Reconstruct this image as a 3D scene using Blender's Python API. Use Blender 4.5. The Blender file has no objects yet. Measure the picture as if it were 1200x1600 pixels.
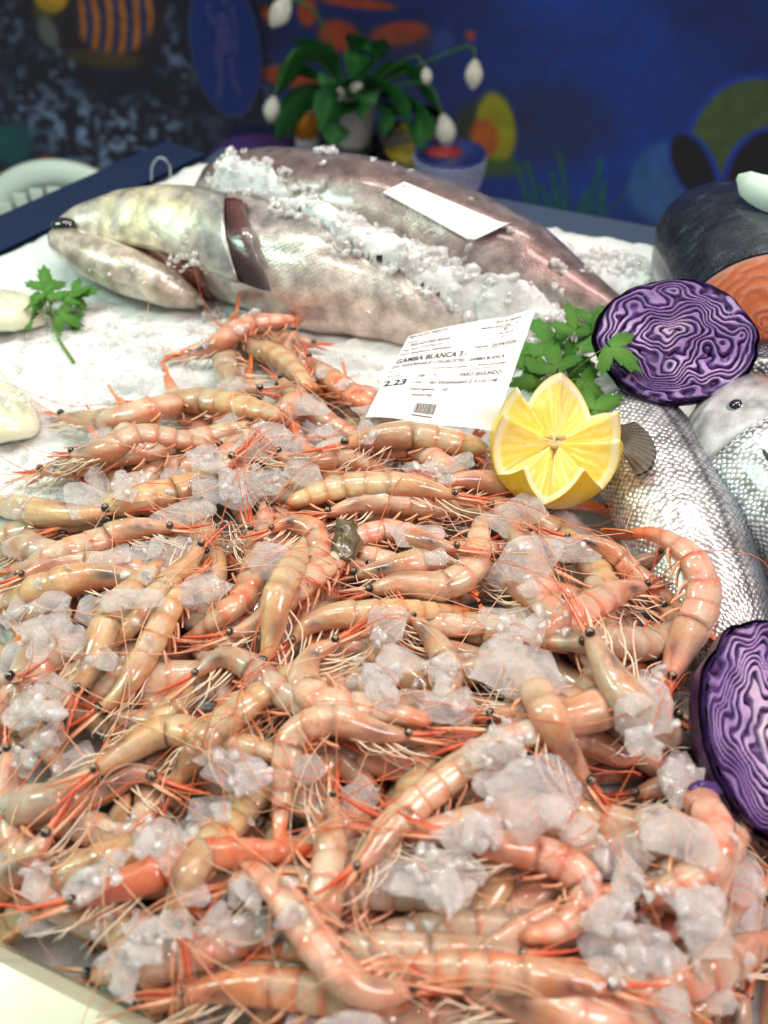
import bpy, bmesh, math, random
import numpy as np
from mathutils import Vector, Matrix, noise as mnoise
random.seed(7); RNG = np.random.default_rng(11)
C = bpy.context.scene.collection
SC = bpy.context.scene
# ------------------------------------------------------------------ camera
PITCH = math.radians(46); FPX = 1300.0; CAMH = 0.33
cd = bpy.data.cameras.new('camera'); cam = bpy.data.objects.new('camera', cd); C.objects.link(cam)
cam.location = (0, 0, CAMH); cam.rotation_euler = (math.pi/2-PITCH, 0, 0)
cd.sensor_fit = 'VERTICAL'; cd.sensor_height = 36; cd.lens = 36*FPX/1600
cd.clip_start = 0.01; cd.clip_end = 60
cd.dof.use_dof = True; cd.dof.focus_distance = 0.385; cd.dof.aperture_fstop = 7.2
SC.camera = cam
# ------------------------------------------------------------------ world, lamps, exposure
W = bpy.data.worlds.new('World'); SC.world = W; W.use_nodes = True
bg = W.node_tree.nodes['Background']; bg.inputs[0].default_value = (1.0, 0.95, 0.91, 1); bg.inputs[1].default_value = 0.40
def lamp(name, loc, target, power, size, color, size_y=None):
    l = bpy.data.lights.new(name, 'AREA'); l.energy = power; l.color = color
    l.shape = 'RECTANGLE'; l.size = size; l.size_y = size_y or size
    o = bpy.data.objects.new(name, l); C.objects.link(o); o.location = loc
    o.rotation_euler = (Vector(target)-Vector(loc)).to_track_quat('-Z', 'Y').to_euler()
    return o
for lx, ly, pw in [(-0.38, 0.62, 2.0), (-0.16, 0.66, 2.3), (0.06, 0.62, 2.4), (0.28, 0.66, 2.3), (0.48, 0.60, 1.9), (-0.05, 0.25, 1.2)]:
    lamp('stall_lamp', (lx, ly, 1.05), (lx*0.5, 0.30, 0), pw, 0.16, (1.0, 0.93, 0.85), 0.04)
lamp('stall_lamp', (0.50, 0.02, 0.85), (0.10, 0.10, 0), 6.2, 0.20, (1.0, 0.66, 0.62), 0.3)
lamp('stall_lamp', (-0.75, 0.40, 0.75), (-0.26, 0.30, 0), 6.0, 0.14, (0.66, 1.0, 0.80), 0.4)
SC.view_settings.view_transform = 'Standard'; SC.view_settings.look = 'None'
SC.view_settings.exposure = -0.18; SC.view_settings.gamma = 1.0
SC.render.engine = 'CYCLES'
SC.cycles.use_denoising = True
SC.cycles.max_bounces = 8; SC.cycles.transmission_bounces = 6; SC.cycles.transparent_max_bounces = 8
SC.cycles.use_adaptive_sampling = True; SC.cycles.adaptive_threshold = 0.04; SC.cycles.adaptive_min_samples = 16
SC.cycles.diffuse_bounces = 3; SC.cycles.glossy_bounces = 3; SC.cycles.sample_clamp_indirect = 6
# ------------------------------------------------------------------ projection helpers
cp, sp = math.cos(PITCH), math.sin(PITCH)
FW = np.array([0, cp, -sp]); UP = np.array([0, sp, cp]); RT = np.array([1.0, 0, 0]); CAM = np.array([0, 0, CAMH])
def ray(px, py): return FW*FPX + RT*(px-600) - UP*(py-800)
def at(px, py, z):
    d = ray(px, py); return CAM + d*((z-CAMH)/d[2])
def at_y(px, py, y):
    d = ray(px, py); return CAM + d*(y/d[1])
def to_px(p):
    p = np.asarray(p)-CAM; dz = p@FW
    return 600+FPX*(p@RT)/dz, 800-FPX*(p@UP)/dz
def pxcm(px, py, z=0.03):
    p = at(px, py, z); return FPX/((p-CAM)@FW)      # pixels per metre
def s2l(c):
    c = np.asarray(c, float)/255.0
    return np.where(c <= 0.04045, c/12.92, ((c+0.055)/1.055)**2.4)
def nrm(v):
    v = np.asarray(v, float); return v/(np.linalg.norm(v, axis=-1, keepdims=True)+1e-12)
def sstep(a, b, x):
    t = np.clip((x-a)/(b-a), 0, 1); return t*t*(3-2*t)
_T = np.random.default_rng(3).random((256, 256))
def vnoise(x, y):
    xi = np.floor(x).astype(int); yi = np.floor(y).astype(int); fx = x-xi; fy = y-yi
    fx = fx*fx*(3-2*fx); fy = fy*fy*(3-2*fy)
    a = _T[xi % 256, yi % 256]; b = _T[(xi+1) % 256, yi % 256]; c = _T[xi % 256, (yi+1) % 256]; d = _T[(xi+1) % 256, (yi+1) % 256]
    return (a*(1-fx)+b*fx)*(1-fy)+(c*(1-fx)+d*fx)*fy
def fbm(x, y, o=4):
    s = 0; a = 0.5; n = 0
    for k in range(o):
        s = s+a*vnoise(x*2**k+17*k, y*2**k+5*k); n += a; a *= 0.5
    return s/n
def catmull(P, n):
    P = np.asarray(P, float)
    if len(P) == 2: P = np.array([P[0], (P[0]+P[1])/2, P[1]])
    Q = np.vstack([2*P[0]-P[1], P, 2*P[-1]-P[-2]]); out = []
    m = 20
    for i in range(len(P)-1):
        p0, p1, p2, p3 = Q[i:i+4]
        t = np.linspace(0, 1, m, endpoint=False)[:, None]
        out.append(0.5*((2*p1)+(-p0+p2)*t+(2*p0-5*p1+4*p2-p3)*t**2+(-p0+3*p1-3*p2+p3)*t**3))
    out.append(P[-1:]); A = np.vstack(out)
    return resample(A, np.linspace(0, 1, n))
def resample(A, ts):
    s = np.r_[0, np.cumsum(np.linalg.norm(np.diff(A, axis=0), axis=1))]
    L = s[-1]
    return np.stack([np.interp(ts*L, s, A[:, k]) for k in range(A.shape[1])], 1)
def length(A): return np.linalg.norm(np.diff(A, axis=0), axis=1).sum()
# ------------------------------------------------------------------ object helpers
def tag(o, label=None, cat=None, group=None, kind=None):
    if label: o['label'] = label
    if cat: o['category'] = cat
    if group: o['group'] = group
    if kind: o['kind'] = kind
    return o
def empty(name, loc):
    o = bpy.data.objects.new(name, None); C.objects.link(o); o.location = loc; o.empty_display_size = 0.01
    o['_b'] = 0; del o['_b']
    return o
BASES = {}
def mesh_data(name, v, f, mat, cols=None, smooth=True, uv=None):
    me = bpy.data.meshes.new(name)
    v = np.asarray(v, float)
    me.from_pydata(v.tolist(), [], f.tolist() if isinstance(f, np.ndarray) else f)
    if mat: me.materials.append(mat)
    if smooth: me.polygons.foreach_set('use_smooth', np.ones(len(me.polygons), bool))
    if cols is not None:
        a = me.color_attributes.new('Col', 'FLOAT_COLOR', 'POINT')
        c = np.ones((len(v), 4)); c[:, :3] = cols; a.data.foreach_set('color', c.ravel().astype(np.float32))
    if uv is not None:
        a = me.attributes.new('ScaleUV', 'FLOAT2', 'POINT'); a.data.foreach_set('vector', np.asarray(uv, np.float32).ravel())
    me.update()
    return me
def mk(name, v, f, mat, parent=None, cols=None, smooth=True, uv=None):
    v = np.asarray(v, float)
    if parent is not None: v = v-np.array(parent.location)
    o = bpy.data.objects.new(name, mesh_data(name, v, f, mat, cols, smooth, uv)); C.objects.link(o)
    if parent is not None: o.parent = parent
    return o
def mk_own(name, v, f, mat, base, **k):                     # a one-mesh thing with its origin at its base
    v = np.asarray(v, float)-np.asarray(base)
    o = mk(name, v, f, mat, **k); o.location = base; return o
def sub(o, part):                                           # hang a piece on a part of its thing (the part's origin is the thing's)
    o.parent = part; return o
def inst(name, me, M, parent=None):
    o = bpy.data.objects.new(name, me); C.objects.link(o)
    M = Matrix(M)
    if parent is not None:
        o.parent = parent; M = Matrix.Translation(-Vector(parent.location)) @ M
    o.matrix_local = M
    return o
def grid_faces(nr, ns, closed=True, off=0):
    i = np.arange(nr-1)[:, None]; m = ns if closed else ns-1; j = np.arange(m)[None, :]
    a = i*ns+j; b = i*ns+(j+1) % ns
    return (np.stack([a, b, b+ns, a+ns], -1).reshape(-1, 4)+off)
def frames(A, ref):
    T = nrm(np.gradient(A, axis=0)); ref = np.broadcast_to(np.asarray(ref, float), A.shape)
    D = nrm(ref-(ref*T).sum(1, keepdims=True)*T); B = np.cross(T, D)
    return T, D, B
def tube(A, r, ns=5):
    A = np.asarray(A, float); r = np.broadcast_to(r, len(A))
    T = nrm(np.gradient(A, axis=0)); ref = np.array([0.31, 0.17, 0.93])
    if abs(T[:, 2]).max() > 0.9: ref = np.array([0.9, 0.35, 0.1])
    T, D, B = frames(A, ref)
    th = np.arange(ns)*2*math.pi/ns
    v = A[:, None, :]+r[:, None, None]*(np.cos(th)[None, :, None]*D[:, None, :]+np.sin(th)[None, :, None]*B[:, None, :])
    f = grid_faces(len(A), ns).tolist(); f.append(list(range(ns))[::-1]); f.append(list(range((len(A)-1)*ns, len(A)*ns)))
    return v.reshape(-1, 3), f
def join(*vf):
    V_, F_, n = [], [], 0
    for v, f in vf:
        V_.append(np.asarray(v)); F_ += [[i+n for i in q] for q in (f.tolist() if isinstance(f, np.ndarray) else f)]; n += len(v)
    return np.vstack(V_), F_
def sphere(c, r, n=12, m=8, sc=(1, 1, 1)):
    ph = np.linspace(0.001, math.pi-0.001, m); th = np.arange(n)*2*math.pi/n
    v = np.stack([np.outer(np.sin(ph), np.cos(th)), np.outer(np.sin(ph), np.sin(th)), np.outer(np.cos(ph), np.ones(n))], -1).reshape(-1, 3)
    return v*r*np.asarray(sc)+np.asarray(c), grid_faces(m, n)[:, ::-1]
# ------------------------------------------------------------------ materials
def new_mat(name):
    m = bpy.data.materials.new(name); m.use_nodes = True
    nt = m.node_tree; p = nt.nodes['Principled BSDF']; return m, nt, p
def setp(p, **k):
    for n, v in k.items():
        n = n.replace('_', ' ')
        p.inputs[n].default_value = v
def node(nt, t, **k):
    n = nt.nodes.new(t)
    for a, v in k.items(): setattr(n, a, v)
    return n
def add_bump(nt, p, scale, strength, dist=0.001, detail=3, coord='Object', tex='ShaderNodeTexNoise', stretch=None):
    tc = node(nt, 'ShaderNodeTexCoord'); t = node(nt, tex); t.inputs['Scale'].default_value = scale
    if 'Detail' in t.inputs: t.inputs['Detail'].default_value = detail
    src = tc.outputs[coord]
    if stretch:
        mp = node(nt, 'ShaderNodeMapping'); mp.inputs['Scale'].default_value = stretch; nt.links.new(src, mp.inputs[0]); src = mp.outputs[0]
    nt.links.new(src, t.inputs['Vector'])
    b = node(nt, 'ShaderNodeBump'); b.inputs['Strength'].default_value = strength; b.inputs['Distance'].default_value = dist
    nt.links.new(t.outputs[0], b.inputs['Height'])
    nt.links.new(b.outputs[0], p.inputs['Normal'])
    return t, b
def col_mat(name, bump=None, noise_amt=0.0, noise_scale=400, **k):
    m, nt, p = new_mat(name); setp(p, **k)
    a = node(nt, 'ShaderNodeVertexColor', layer_name='Col'); out = a.outputs[0]
    if noise_amt:
        tc = node(nt, 'ShaderNodeTexCoord'); t = node(nt, 'ShaderNodeTexNoise'); t.inputs['Scale'].default_value = noise_scale; t.inputs['Detail'].default_value = 5
        nt.links.new(tc.outputs['Object'], t.inputs['Vector'])
        mr = node(nt, 'ShaderNodeMapRange'); mr.inputs[1].default_value = 0.3; mr.inputs[2].default_value = 0.7
        mr.inputs[3].default_value = 1-noise_amt; mr.inputs[4].default_value = 1+noise_amt
        nt.links.new(t.outputs[0], mr.inputs[0])
        mx = node(nt, 'ShaderNodeVectorMath', operation='SCALE'); nt.links.new(out, mx.inputs[0]); nt.links.new(mr.outputs[0], mx.inputs['Scale']); out = mx.outputs[0]
    nt.links.new(out, p.inputs['Base Color'])
    if bump: add_bump(nt, p, *bump)
    return m
def flat_mat(name, rgb, bump=None, **k):
    m, nt, p = new_mat(name); setp(p, Base_Color=(*s2l(rgb), 1), **k)
    if bump: add_bump(nt, p, *bump)
    return m
WET = dict(Coat_Weight=0.7, Coat_Roughness=0.08, Coat_IOR=1.4)
M = {}
M['shrimp'] = col_mat('shrimp_flesh', bump=(260, 0.35, 0.0012), noise_amt=0.10, noise_scale=500, Roughness=0.34, Subsurface_Weight=0.9, Subsurface_Radius=(1, 0.62, 0.42), Subsurface_Scale=0.008, Coat_Weight=0.9, Coat_Roughness=0.035, Coat_IOR=1.42)
nt = M['shrimp'].node_tree; p = nt.nodes['Principled BSDF']; src = p.inputs['Base Color'].links[0].from_socket
tc = node(nt, 'ShaderNodeTexCoord'); vo = node(nt, 'ShaderNodeTexVoronoi'); vo.inputs['Scale'].default_value = 900; nt.links.new(tc.outputs['Object'], vo.inputs['Vector'])
nz_ = node(nt, 'ShaderNodeTexNoise'); nz_.inputs['Scale'].default_value = 120; nz_.inputs['Detail'].default_value = 3; nt.links.new(tc.outputs['Object'], nz_.inputs['Vector'])
mr = node(nt, 'ShaderNodeMapRange'); mr.inputs[1].default_value = 0.34; mr.inputs[2].default_value = 0.12; mr.inputs[3].default_value = 0; mr.inputs[4].default_value = 0.75; nt.links.new(vo.outputs['Distance'], mr.inputs[0])
m2_ = node(nt, 'ShaderNodeMapRange'); m2_.inputs[1].default_value = 0.40; m2_.inputs[2].default_value = 0.62; nt.links.new(nz_.outputs[0], m2_.inputs[0])
mu = node(nt, 'ShaderNodeMath', operation='MULTIPLY'); nt.links.new(mr.outputs[0], mu.inputs[0]); nt.links.new(m2_.outputs[0], mu.inputs[1])
mc = node(nt, 'ShaderNodeMixRGB'); mc.inputs[2].default_value = (*s2l((206, 96, 62)), 1); nt.links.new(mu.outputs[0], mc.inputs[0]); nt.links.new(src, mc.inputs[1]); nt.links.new(mc.outputs[0], p.inputs['Base Color'])
M['limb'] = col_mat('shrimp_limb', Roughness=0.28, Subsurface_Weight=0.4, Subsurface_Radius=(1, .5, .3), Subsurface_Scale=0.002, Coat_Weight=0.4, Coat_Roughness=0.1)
M['fan'] = col_mat('shrimp_tail', bump=(700, 0.5, 0.0006), noise_amt=0.2, noise_scale=600, Roughness=0.3, Subsurface_Weight=0.3, Subsurface_Radius=(1, .5, .3), Subsurface_Scale=0.002, **WET)
M['eye'] = col_mat('shrimp_eye', Roughness=0.08, Coat_Weight=1.0, Coat_Roughness=0.02)
def ice_mat(name, glass, transp, rough, bump, white=(0.95, 0.95, 0.95)):
    m, nt, p = new_mat(name)
    setp(p, Base_Color=(0.98, 0.99, 1.0, 1), Transmission_Weight=1.0, IOR=1.28, Roughness=rough)
    t, b = add_bump(nt, p, bump[0], bump[1], bump[2], 4)
    d = node(nt, 'ShaderNodeBsdfPrincipled'); setp(d, Base_Color=(*white, 1), Roughness=0.10, IOR=1.45)
    tl = node(nt, 'ShaderNodeBsdfTranslucent'); tl.inputs[0].default_value = (*white, 1)
    nt.links.new(b.outputs[0], d.inputs['Normal']); nt.links.new(b.outputs[0], tl.inputs['Normal'])
    m0 = node(nt, 'ShaderNodeMixShader'); m0.inputs[0].default_value = 0.12
    nt.links.new(d.outputs[0], m0.inputs[1]); nt.links.new(tl.outputs[0], m0.inputs[2])
    tr = node(nt, 'ShaderNodeBsdfTransparent')
    m1 = node(nt, 'ShaderNodeMixShader')
    tc = node(nt, 'ShaderNodeTexCoord'); n2 = node(nt, 'ShaderNodeTexNoise'); n2.inputs['Scale'].default_value = 2.2; n2.inputs['Detail'].default_value = 4
    nt.links.new(tc.outputs['Object'], n2.inputs['Vector'])
    mr = node(nt, 'ShaderNodeMapRange'); mr.inputs[1].default_value = 0.35; mr.inputs[2].default_value = 0.65; mr.inputs[3].default_value = min(1, glass+0.18); mr.inputs[4].default_value = max(0, glass-0.22)
    nt.links.new(n2.outputs[0], mr.inputs[0]); nt.links.new(mr.outputs[0], m1.inputs[0])
    nt.links.new(m0.outputs[0], m1.inputs[1]); nt.links.new(p.outputs[0], m1.inputs[2])
    m2 = node(nt, 'ShaderNodeMixShader')
    n4 = node(nt, 'ShaderNodeTexNoise'); n4.inputs['Scale'].default_value = bump[0]*0.16; n4.inputs['Detail'].default_value = 5; nt.links.new(tc.outputs['Object'], n4.inputs['Vector'])
    mr4 = node(nt, 'ShaderNodeMapRange'); mr4.inputs[1].default_value = 0.32; mr4.inputs[2].default_value = 0.68; mr4.inputs[3].default_value = transp-0.24; mr4.inputs[4].default_value = transp+0.22
    nt.links.new(n4.outputs[0], mr4.inputs[0]); nt.links.new(mr4.outputs[0], m2.inputs[0])
    nt.links.new(m1.outputs[0], m2.inputs[1]); nt.links.new(tr.outputs[0], m2.inputs[2])
    gl = node(nt, 'ShaderNodeBsdfGlossy'); gl.inputs['Roughness'].default_value = 0.045
    bf = node(nt, 'ShaderNodeBump'); bf.inputs['Strength'].default_value = 0.9; bf.inputs['Distance'].default_value = bump[2]*0.5
    nf = node(nt, 'ShaderNodeTexNoise'); nf.inputs['Scale'].default_value = bump[0]*2.6; nf.inputs['Detail'].default_value = 3; nt.links.new(tc.outputs['Object'], nf.inputs['Vector'])
    nt.links.new(nf.outputs[0], bf.inputs['Height']); nt.links.new(b.outputs[0], bf.inputs['Normal']); nt.links.new(bf.outputs[0], gl.inputs['Normal'])
    m3 = node(nt, 'ShaderNodeMixShader'); m3.inputs[0].default_value = 0.09; nt.links.new(m2.outputs[0], m3.inputs[1]); nt.links.new(gl.outputs[0], m3.inputs[2])
    nt.links.new(m3.outputs[0], nt.nodes['Material Output'].inputs[0])
    return m
M['ice'] = ice_mat('clear_ice', 0.26, 0.68, 0.03, (9.0, 0.35, 0.04))
M['grain'] = ice_mat('crushed_ice_grain', 0.24, 0.5, 0.03, (500, 0.3, 0.0005))
m, nt, p = new_mat('packed_snow_ice'); setp(p, Base_Color=(0.74, 0.78, 0.78, 1), Roughness=0.35, Subsurface_Weight=0.8, Subsurface_Radius=(1, 1, 1), Subsurface_Scale=0.008)
add_bump(nt, p, 170, 0.5, 0.004, 6); M['snow'] = m
def fish_mat(name, scale_amt, metallic, rough, col_amt=0.35):
    m, nt, p = new_mat(name); setp(p, Metallic=metallic, Roughness=rough, Coat_Weight=0.6, Coat_Roughness=0.12)
    a = node(nt, 'ShaderNodeVertexColor', layer_name='Col')
    u = node(nt, 'ShaderNodeAttribute', attribute_name='ScaleUV')
    mp = node(nt, 'ShaderNodeMapping'); mp.inputs['Rotation'].default_value = (0, 0, math.pi/4)
    nt.links.new(u.outputs['Vector'], mp.inputs[0])
    v = node(nt, 'ShaderNodeTexVoronoi', voronoi_dimensions='2D'); v.inputs['Scale'].default_value = 1.0; v.inputs['Randomness'].default_value = 0.45
    nt.links.new(mp.outputs[0], v.inputs['Vector'])
    mr = node(nt, 'ShaderNodeMapRange'); mr.inputs[1].default_value = 0.15; mr.inputs[2].default_value = 0.62; mr.inputs[3].default_value = 1+col_amt*0.5; mr.inputs[4].default_value = 1-col_amt
    nt.links.new(v.outputs['Distance'], mr.inputs[0])
    tc = node(nt, 'ShaderNodeTexCoord'); ns = node(nt, 'ShaderNodeTexNoise'); ns.inputs['Scale'].default_value = 90; ns.inputs['Detail'].default_value = 6
    nt.links.new(tc.outputs['Object'], ns.inputs['Vector'])
    mr2 = node(nt, 'ShaderNodeMapRange'); mr2.inputs[1].default_value = 0.3; mr2.inputs[2].default_value = 0.7; mr2.inputs[3].default_value = 0.55; mr2.inputs[4].default_value = 1.4
    nt.links.new(ns.outputs[0], mr2.inputs[0])
    mu = node(nt, 'ShaderNodeMath', operation='MULTIPLY'); nt.links.new(mr.outputs[0], mu.inputs[0]); nt.links.new(mr2.outputs[0], mu.inputs[1])
    mx = node(nt, 'ShaderNodeVectorMath', operation='SCALE'); nt.links.new(a.outputs[0], mx.inputs[0]); nt.links.new(mu.outputs[0], mx.inputs['Scale'])
    nt.links.new(mx.outputs[0], p.inputs['Base Color'])
    b = node(nt, 'ShaderNodeBump', invert=True); b.inputs['Strength'].default_value = scale_amt; b.inputs['Distance'].default_value = 0.0012
    nt.links.new(v.outputs['Distance'], b.inputs['Height'])
    b2 = node(nt, 'ShaderNodeBump'); b2.inputs['Strength'].default_value = 0.35; b2.inputs['Distance'].default_value = 0.002
    nt.links.new(ns.outputs[0], b2.inputs['Height']); nt.links.new(b.outputs[0], b2.inputs['Normal'])
    nt.links.new(b2.outputs[0], p.inputs['Normal'])
    return m
M['hake'] = fish_mat('hake_skin', 0.22, 0.35, 0.30, 0.16)
M['bass'] = fish_mat('bass_skin', 0.55, 0.55, 0.27, 0.5)
M['smooth_fish'] = fish_mat('fish_head_skin', 0.05, 0.4, 0.3, 0.05)
M['wetflesh'] = col_mat('wet_flesh', bump=(220, 0.4, 0.001), noise_amt=0.2, noise_scale=220, Roughness=0.25, Subsurface_Weight=0.4, Subsurface_Radius=(1, .5, .3), Subsurface_Scale=0.004, **WET)
M['cut'] = col_mat('cut_flesh', bump=(600, 0.3, 0.0006), noise_amt=0.06, Roughness=0.38, Subsurface_Weight=0.5, Subsurface_Radius=(1, .5, .3), Subsurface_Scale=0.004, Coat_Weight=0.3, Coat_Roughness=0.2)
M['cabbage'] = col_mat('cabbage_cut', bump=(500, 0.35, 0.0006), noise_amt=0.12, noise_scale=300, Roughness=0.42, Subsurface_Weight=0.3, Subsurface_Radius=(.8, .6, 1), Subsurface_Scale=0.002, Coat_Weight=0.05, Coat_Roughness=0.3)
M['leaf'] = col_mat('cabbage_leaf', bump=(60, 0.3, 0.003), noise_amt=0.2, noise_scale=70, Roughness=0.38, Coat_Weight=0.25, Coat_Roughness=0.25)
m, nt, p = new_mat('lemon'); setp(p, Roughness=0.35, Subsurface_Weight=0.5, Subsurface_Radius=(1, .95, .3), Subsurface_Scale=0.003, Coat_Weight=0.4, Coat_Roughness=0.15)
a = node(nt, 'ShaderNodeVertexColor', layer_name='Col'); nt.links.new(a.outputs[0], p.inputs['Base Color']); add_bump(nt, p, 380, 0.35, 0.0012, 2); M['lemon'] = m
def foliage_mat(name, rough=0.4):
    m = col_mat(name, bump=(300, 0.4, 0.0008), noise_amt=0.25, noise_scale=160, Roughness=rough)
    nt = m.node_tree; p = nt.nodes['Principled BSDF']; tl = node(nt, 'ShaderNodeBsdfTranslucent'); mx = node(nt, 'ShaderNodeMixShader'); mx.inputs[0].default_value = 0.3
    nt.links.new(p.inputs['Base Color'].links[0].from_socket, tl.inputs[0])
    nt.links.new(p.outputs[0], mx.inputs[1]); nt.links.new(tl.outputs[0], mx.inputs[2]); nt.links.new(mx.outputs[0], nt.nodes['Material Output'].inputs[0])
    return m
M['parsley'] = foliage_mat('parsley_leaf'); M['lily'] = foliage_mat('lily_leaf', 0.35)
M['paper'] = flat_mat('label_paper', (240, 240, 240), Roughness=0.45)
M['ink'] = flat_mat('black_ink', (18, 19, 22), Roughness=0.6)
M['steel'] = flat_mat('brushed_steel', (150, 160, 172), bump=(60, 0.08, 0.001), Metallic=0.9, Roughness=0.28)
M['rimwhite'] = flat_mat('front_steel', (206, 210, 186), bump=(30, 0.12, 0.001), Metallic=0.65, Roughness=0.3)
M['plastic'] = flat_mat('white_plastic', (206, 226, 216), Roughness=0.4)
M['print'] = col_mat('printed_vinyl', Roughness=0.5)
M['paint'] = col_mat('coloured_plastic', Roughness=0.4)
M['squid'] = flat_mat('squid_flesh', (226, 232, 205), bump=(90, 0.15, 0.002), Roughness=0.15, Subsurface_Weight=0.8, Subsurface_Radius=(1, 1, .8), Subsurface_Scale=0.01, **WET)
m, nt, p = new_mat('clear_glass'); setp(p, Base_Color=(0.95, 0.97, 0.97, 1), Transmission_Weight=1.0, Roughness=0.02, IOR=1.3); M['glass'] = m
# ------------------------------------------------------------------ height map of the pile
X0, X1, Y0, Y1, RES = -0.6, 0.6, 0.0, 1.0, 0.002
NX, NY = int((X1-X0)/RES), int((Y1-Y0)/RES)
gx = X0+(np.arange(NX)+.5)*RES; gy = Y0+(np.arange(NY)+.5)*RES
GX, GY = np.meshgrid(gx, gy, indexing='ij')
PILE = [(290, 545), (480, 495), (600, 545), (600, 640), (780, 670), (800, 770), (960, 790), (1080, 890), (1080, 1080), (1120, 1290), (1250, 1340), (1250, 1680), (230, 1680), (10, 1500), (-60, 1400), (-60, 850), (40, 740), (150, 640)]
PW = np.array([at(x, y, 0.02)[:2] for x, y in PILE])
def in_poly(x, y, P):
    r = np.zeros(np.shape(x), bool); n = len(P)
    for i in range(n):
        x1, y1 = P[i]; x2, y2 = P[(i+1) % n]
        r ^= ((y1 > y) != (y2 > y)) & (x < (x2-x1)*(y-y1)/(y2-y1+1e-12)+x1)
    return r
def box_blur(a, k, it=3):
    for _ in range(it):
        for ax in (0, 1):
            c = np.cumsum(np.insert(np.pad(a, [(k, k) if i == ax else (0, 0) for i in (0, 1)], mode='edge'), 0, 0, axis=ax), axis=ax)
            n = a.shape[ax]; sl = lambda s: tuple(slice(s, s+n) if i == ax else slice(None) for i in (0, 1))
            a = (c[sl(2*k+1)]-c[sl(0)])/(2*k+1)
    return a
HM = 0.004+0.006*fbm(GX*9, GY*9, 3)+0.004*fbm(GX*45, GY*45, 3)
mound = box_blur(in_poly(GX, GY, PW).astype(float), 14)
HM = HM+0.010*sstep(0.3, 1, mound)
BED = HM.copy()
def hm(x, y):
    i = np.clip(((x-X0)/RES).astype(int), 0, NX-1); j = np.clip(((y-Y0)/RES).astype(int), 0, NY-1)
    return HM[i, j]
def hm_disk(x, y, r):
    vals = []
    for k in range(8):
        a = k*math.pi/4
        for q in (0.45, 0.95): vals.append(hm(x+math.cos(a)*r*q, y+math.sin(a)*r*q))
    vals.append(hm(x, y)); v = np.array(vals)
    return 0.55*v.mean(0)+0.45*v.max(0)
def stamp(A, r, flat=1.0):
    r = np.broadcast_to(r, len(A))
    for (x, y, z), q in zip(A, r):
        i0, i1 = int((x-q-X0)/RES), int((x+q-X0)/RES)+2; j0, j1 = int((y-q-Y0)/RES), int((y+q-Y0)/RES)+2
        if i1 <= 0 or j1 <= 0 or i0 >= NX or j0 >= NY: continue
        i0, j0 = max(i0, 0), max(j0, 0)
        d2 = (GX[i0:i1, j0:j1]-x)**2+(GY[i0:i1, j0:j1]-y)**2
        top = np.where(d2 < q*q, z+flat*np.sqrt(np.maximum(q*q-d2, 0)), -1)
        HM[i0:i1, j0:j1] = np.maximum(HM[i0:i1, j0:j1], top)
def on_pile(px, py, lift=0.0, it=5):
    z = 0.03
    for _ in range(it):
        p = at(px, py, z); z = 0.4*z+0.6*(float(hm(p[0:1], p[1:2])[0])+lift)
    return at(px, py, z)

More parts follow.
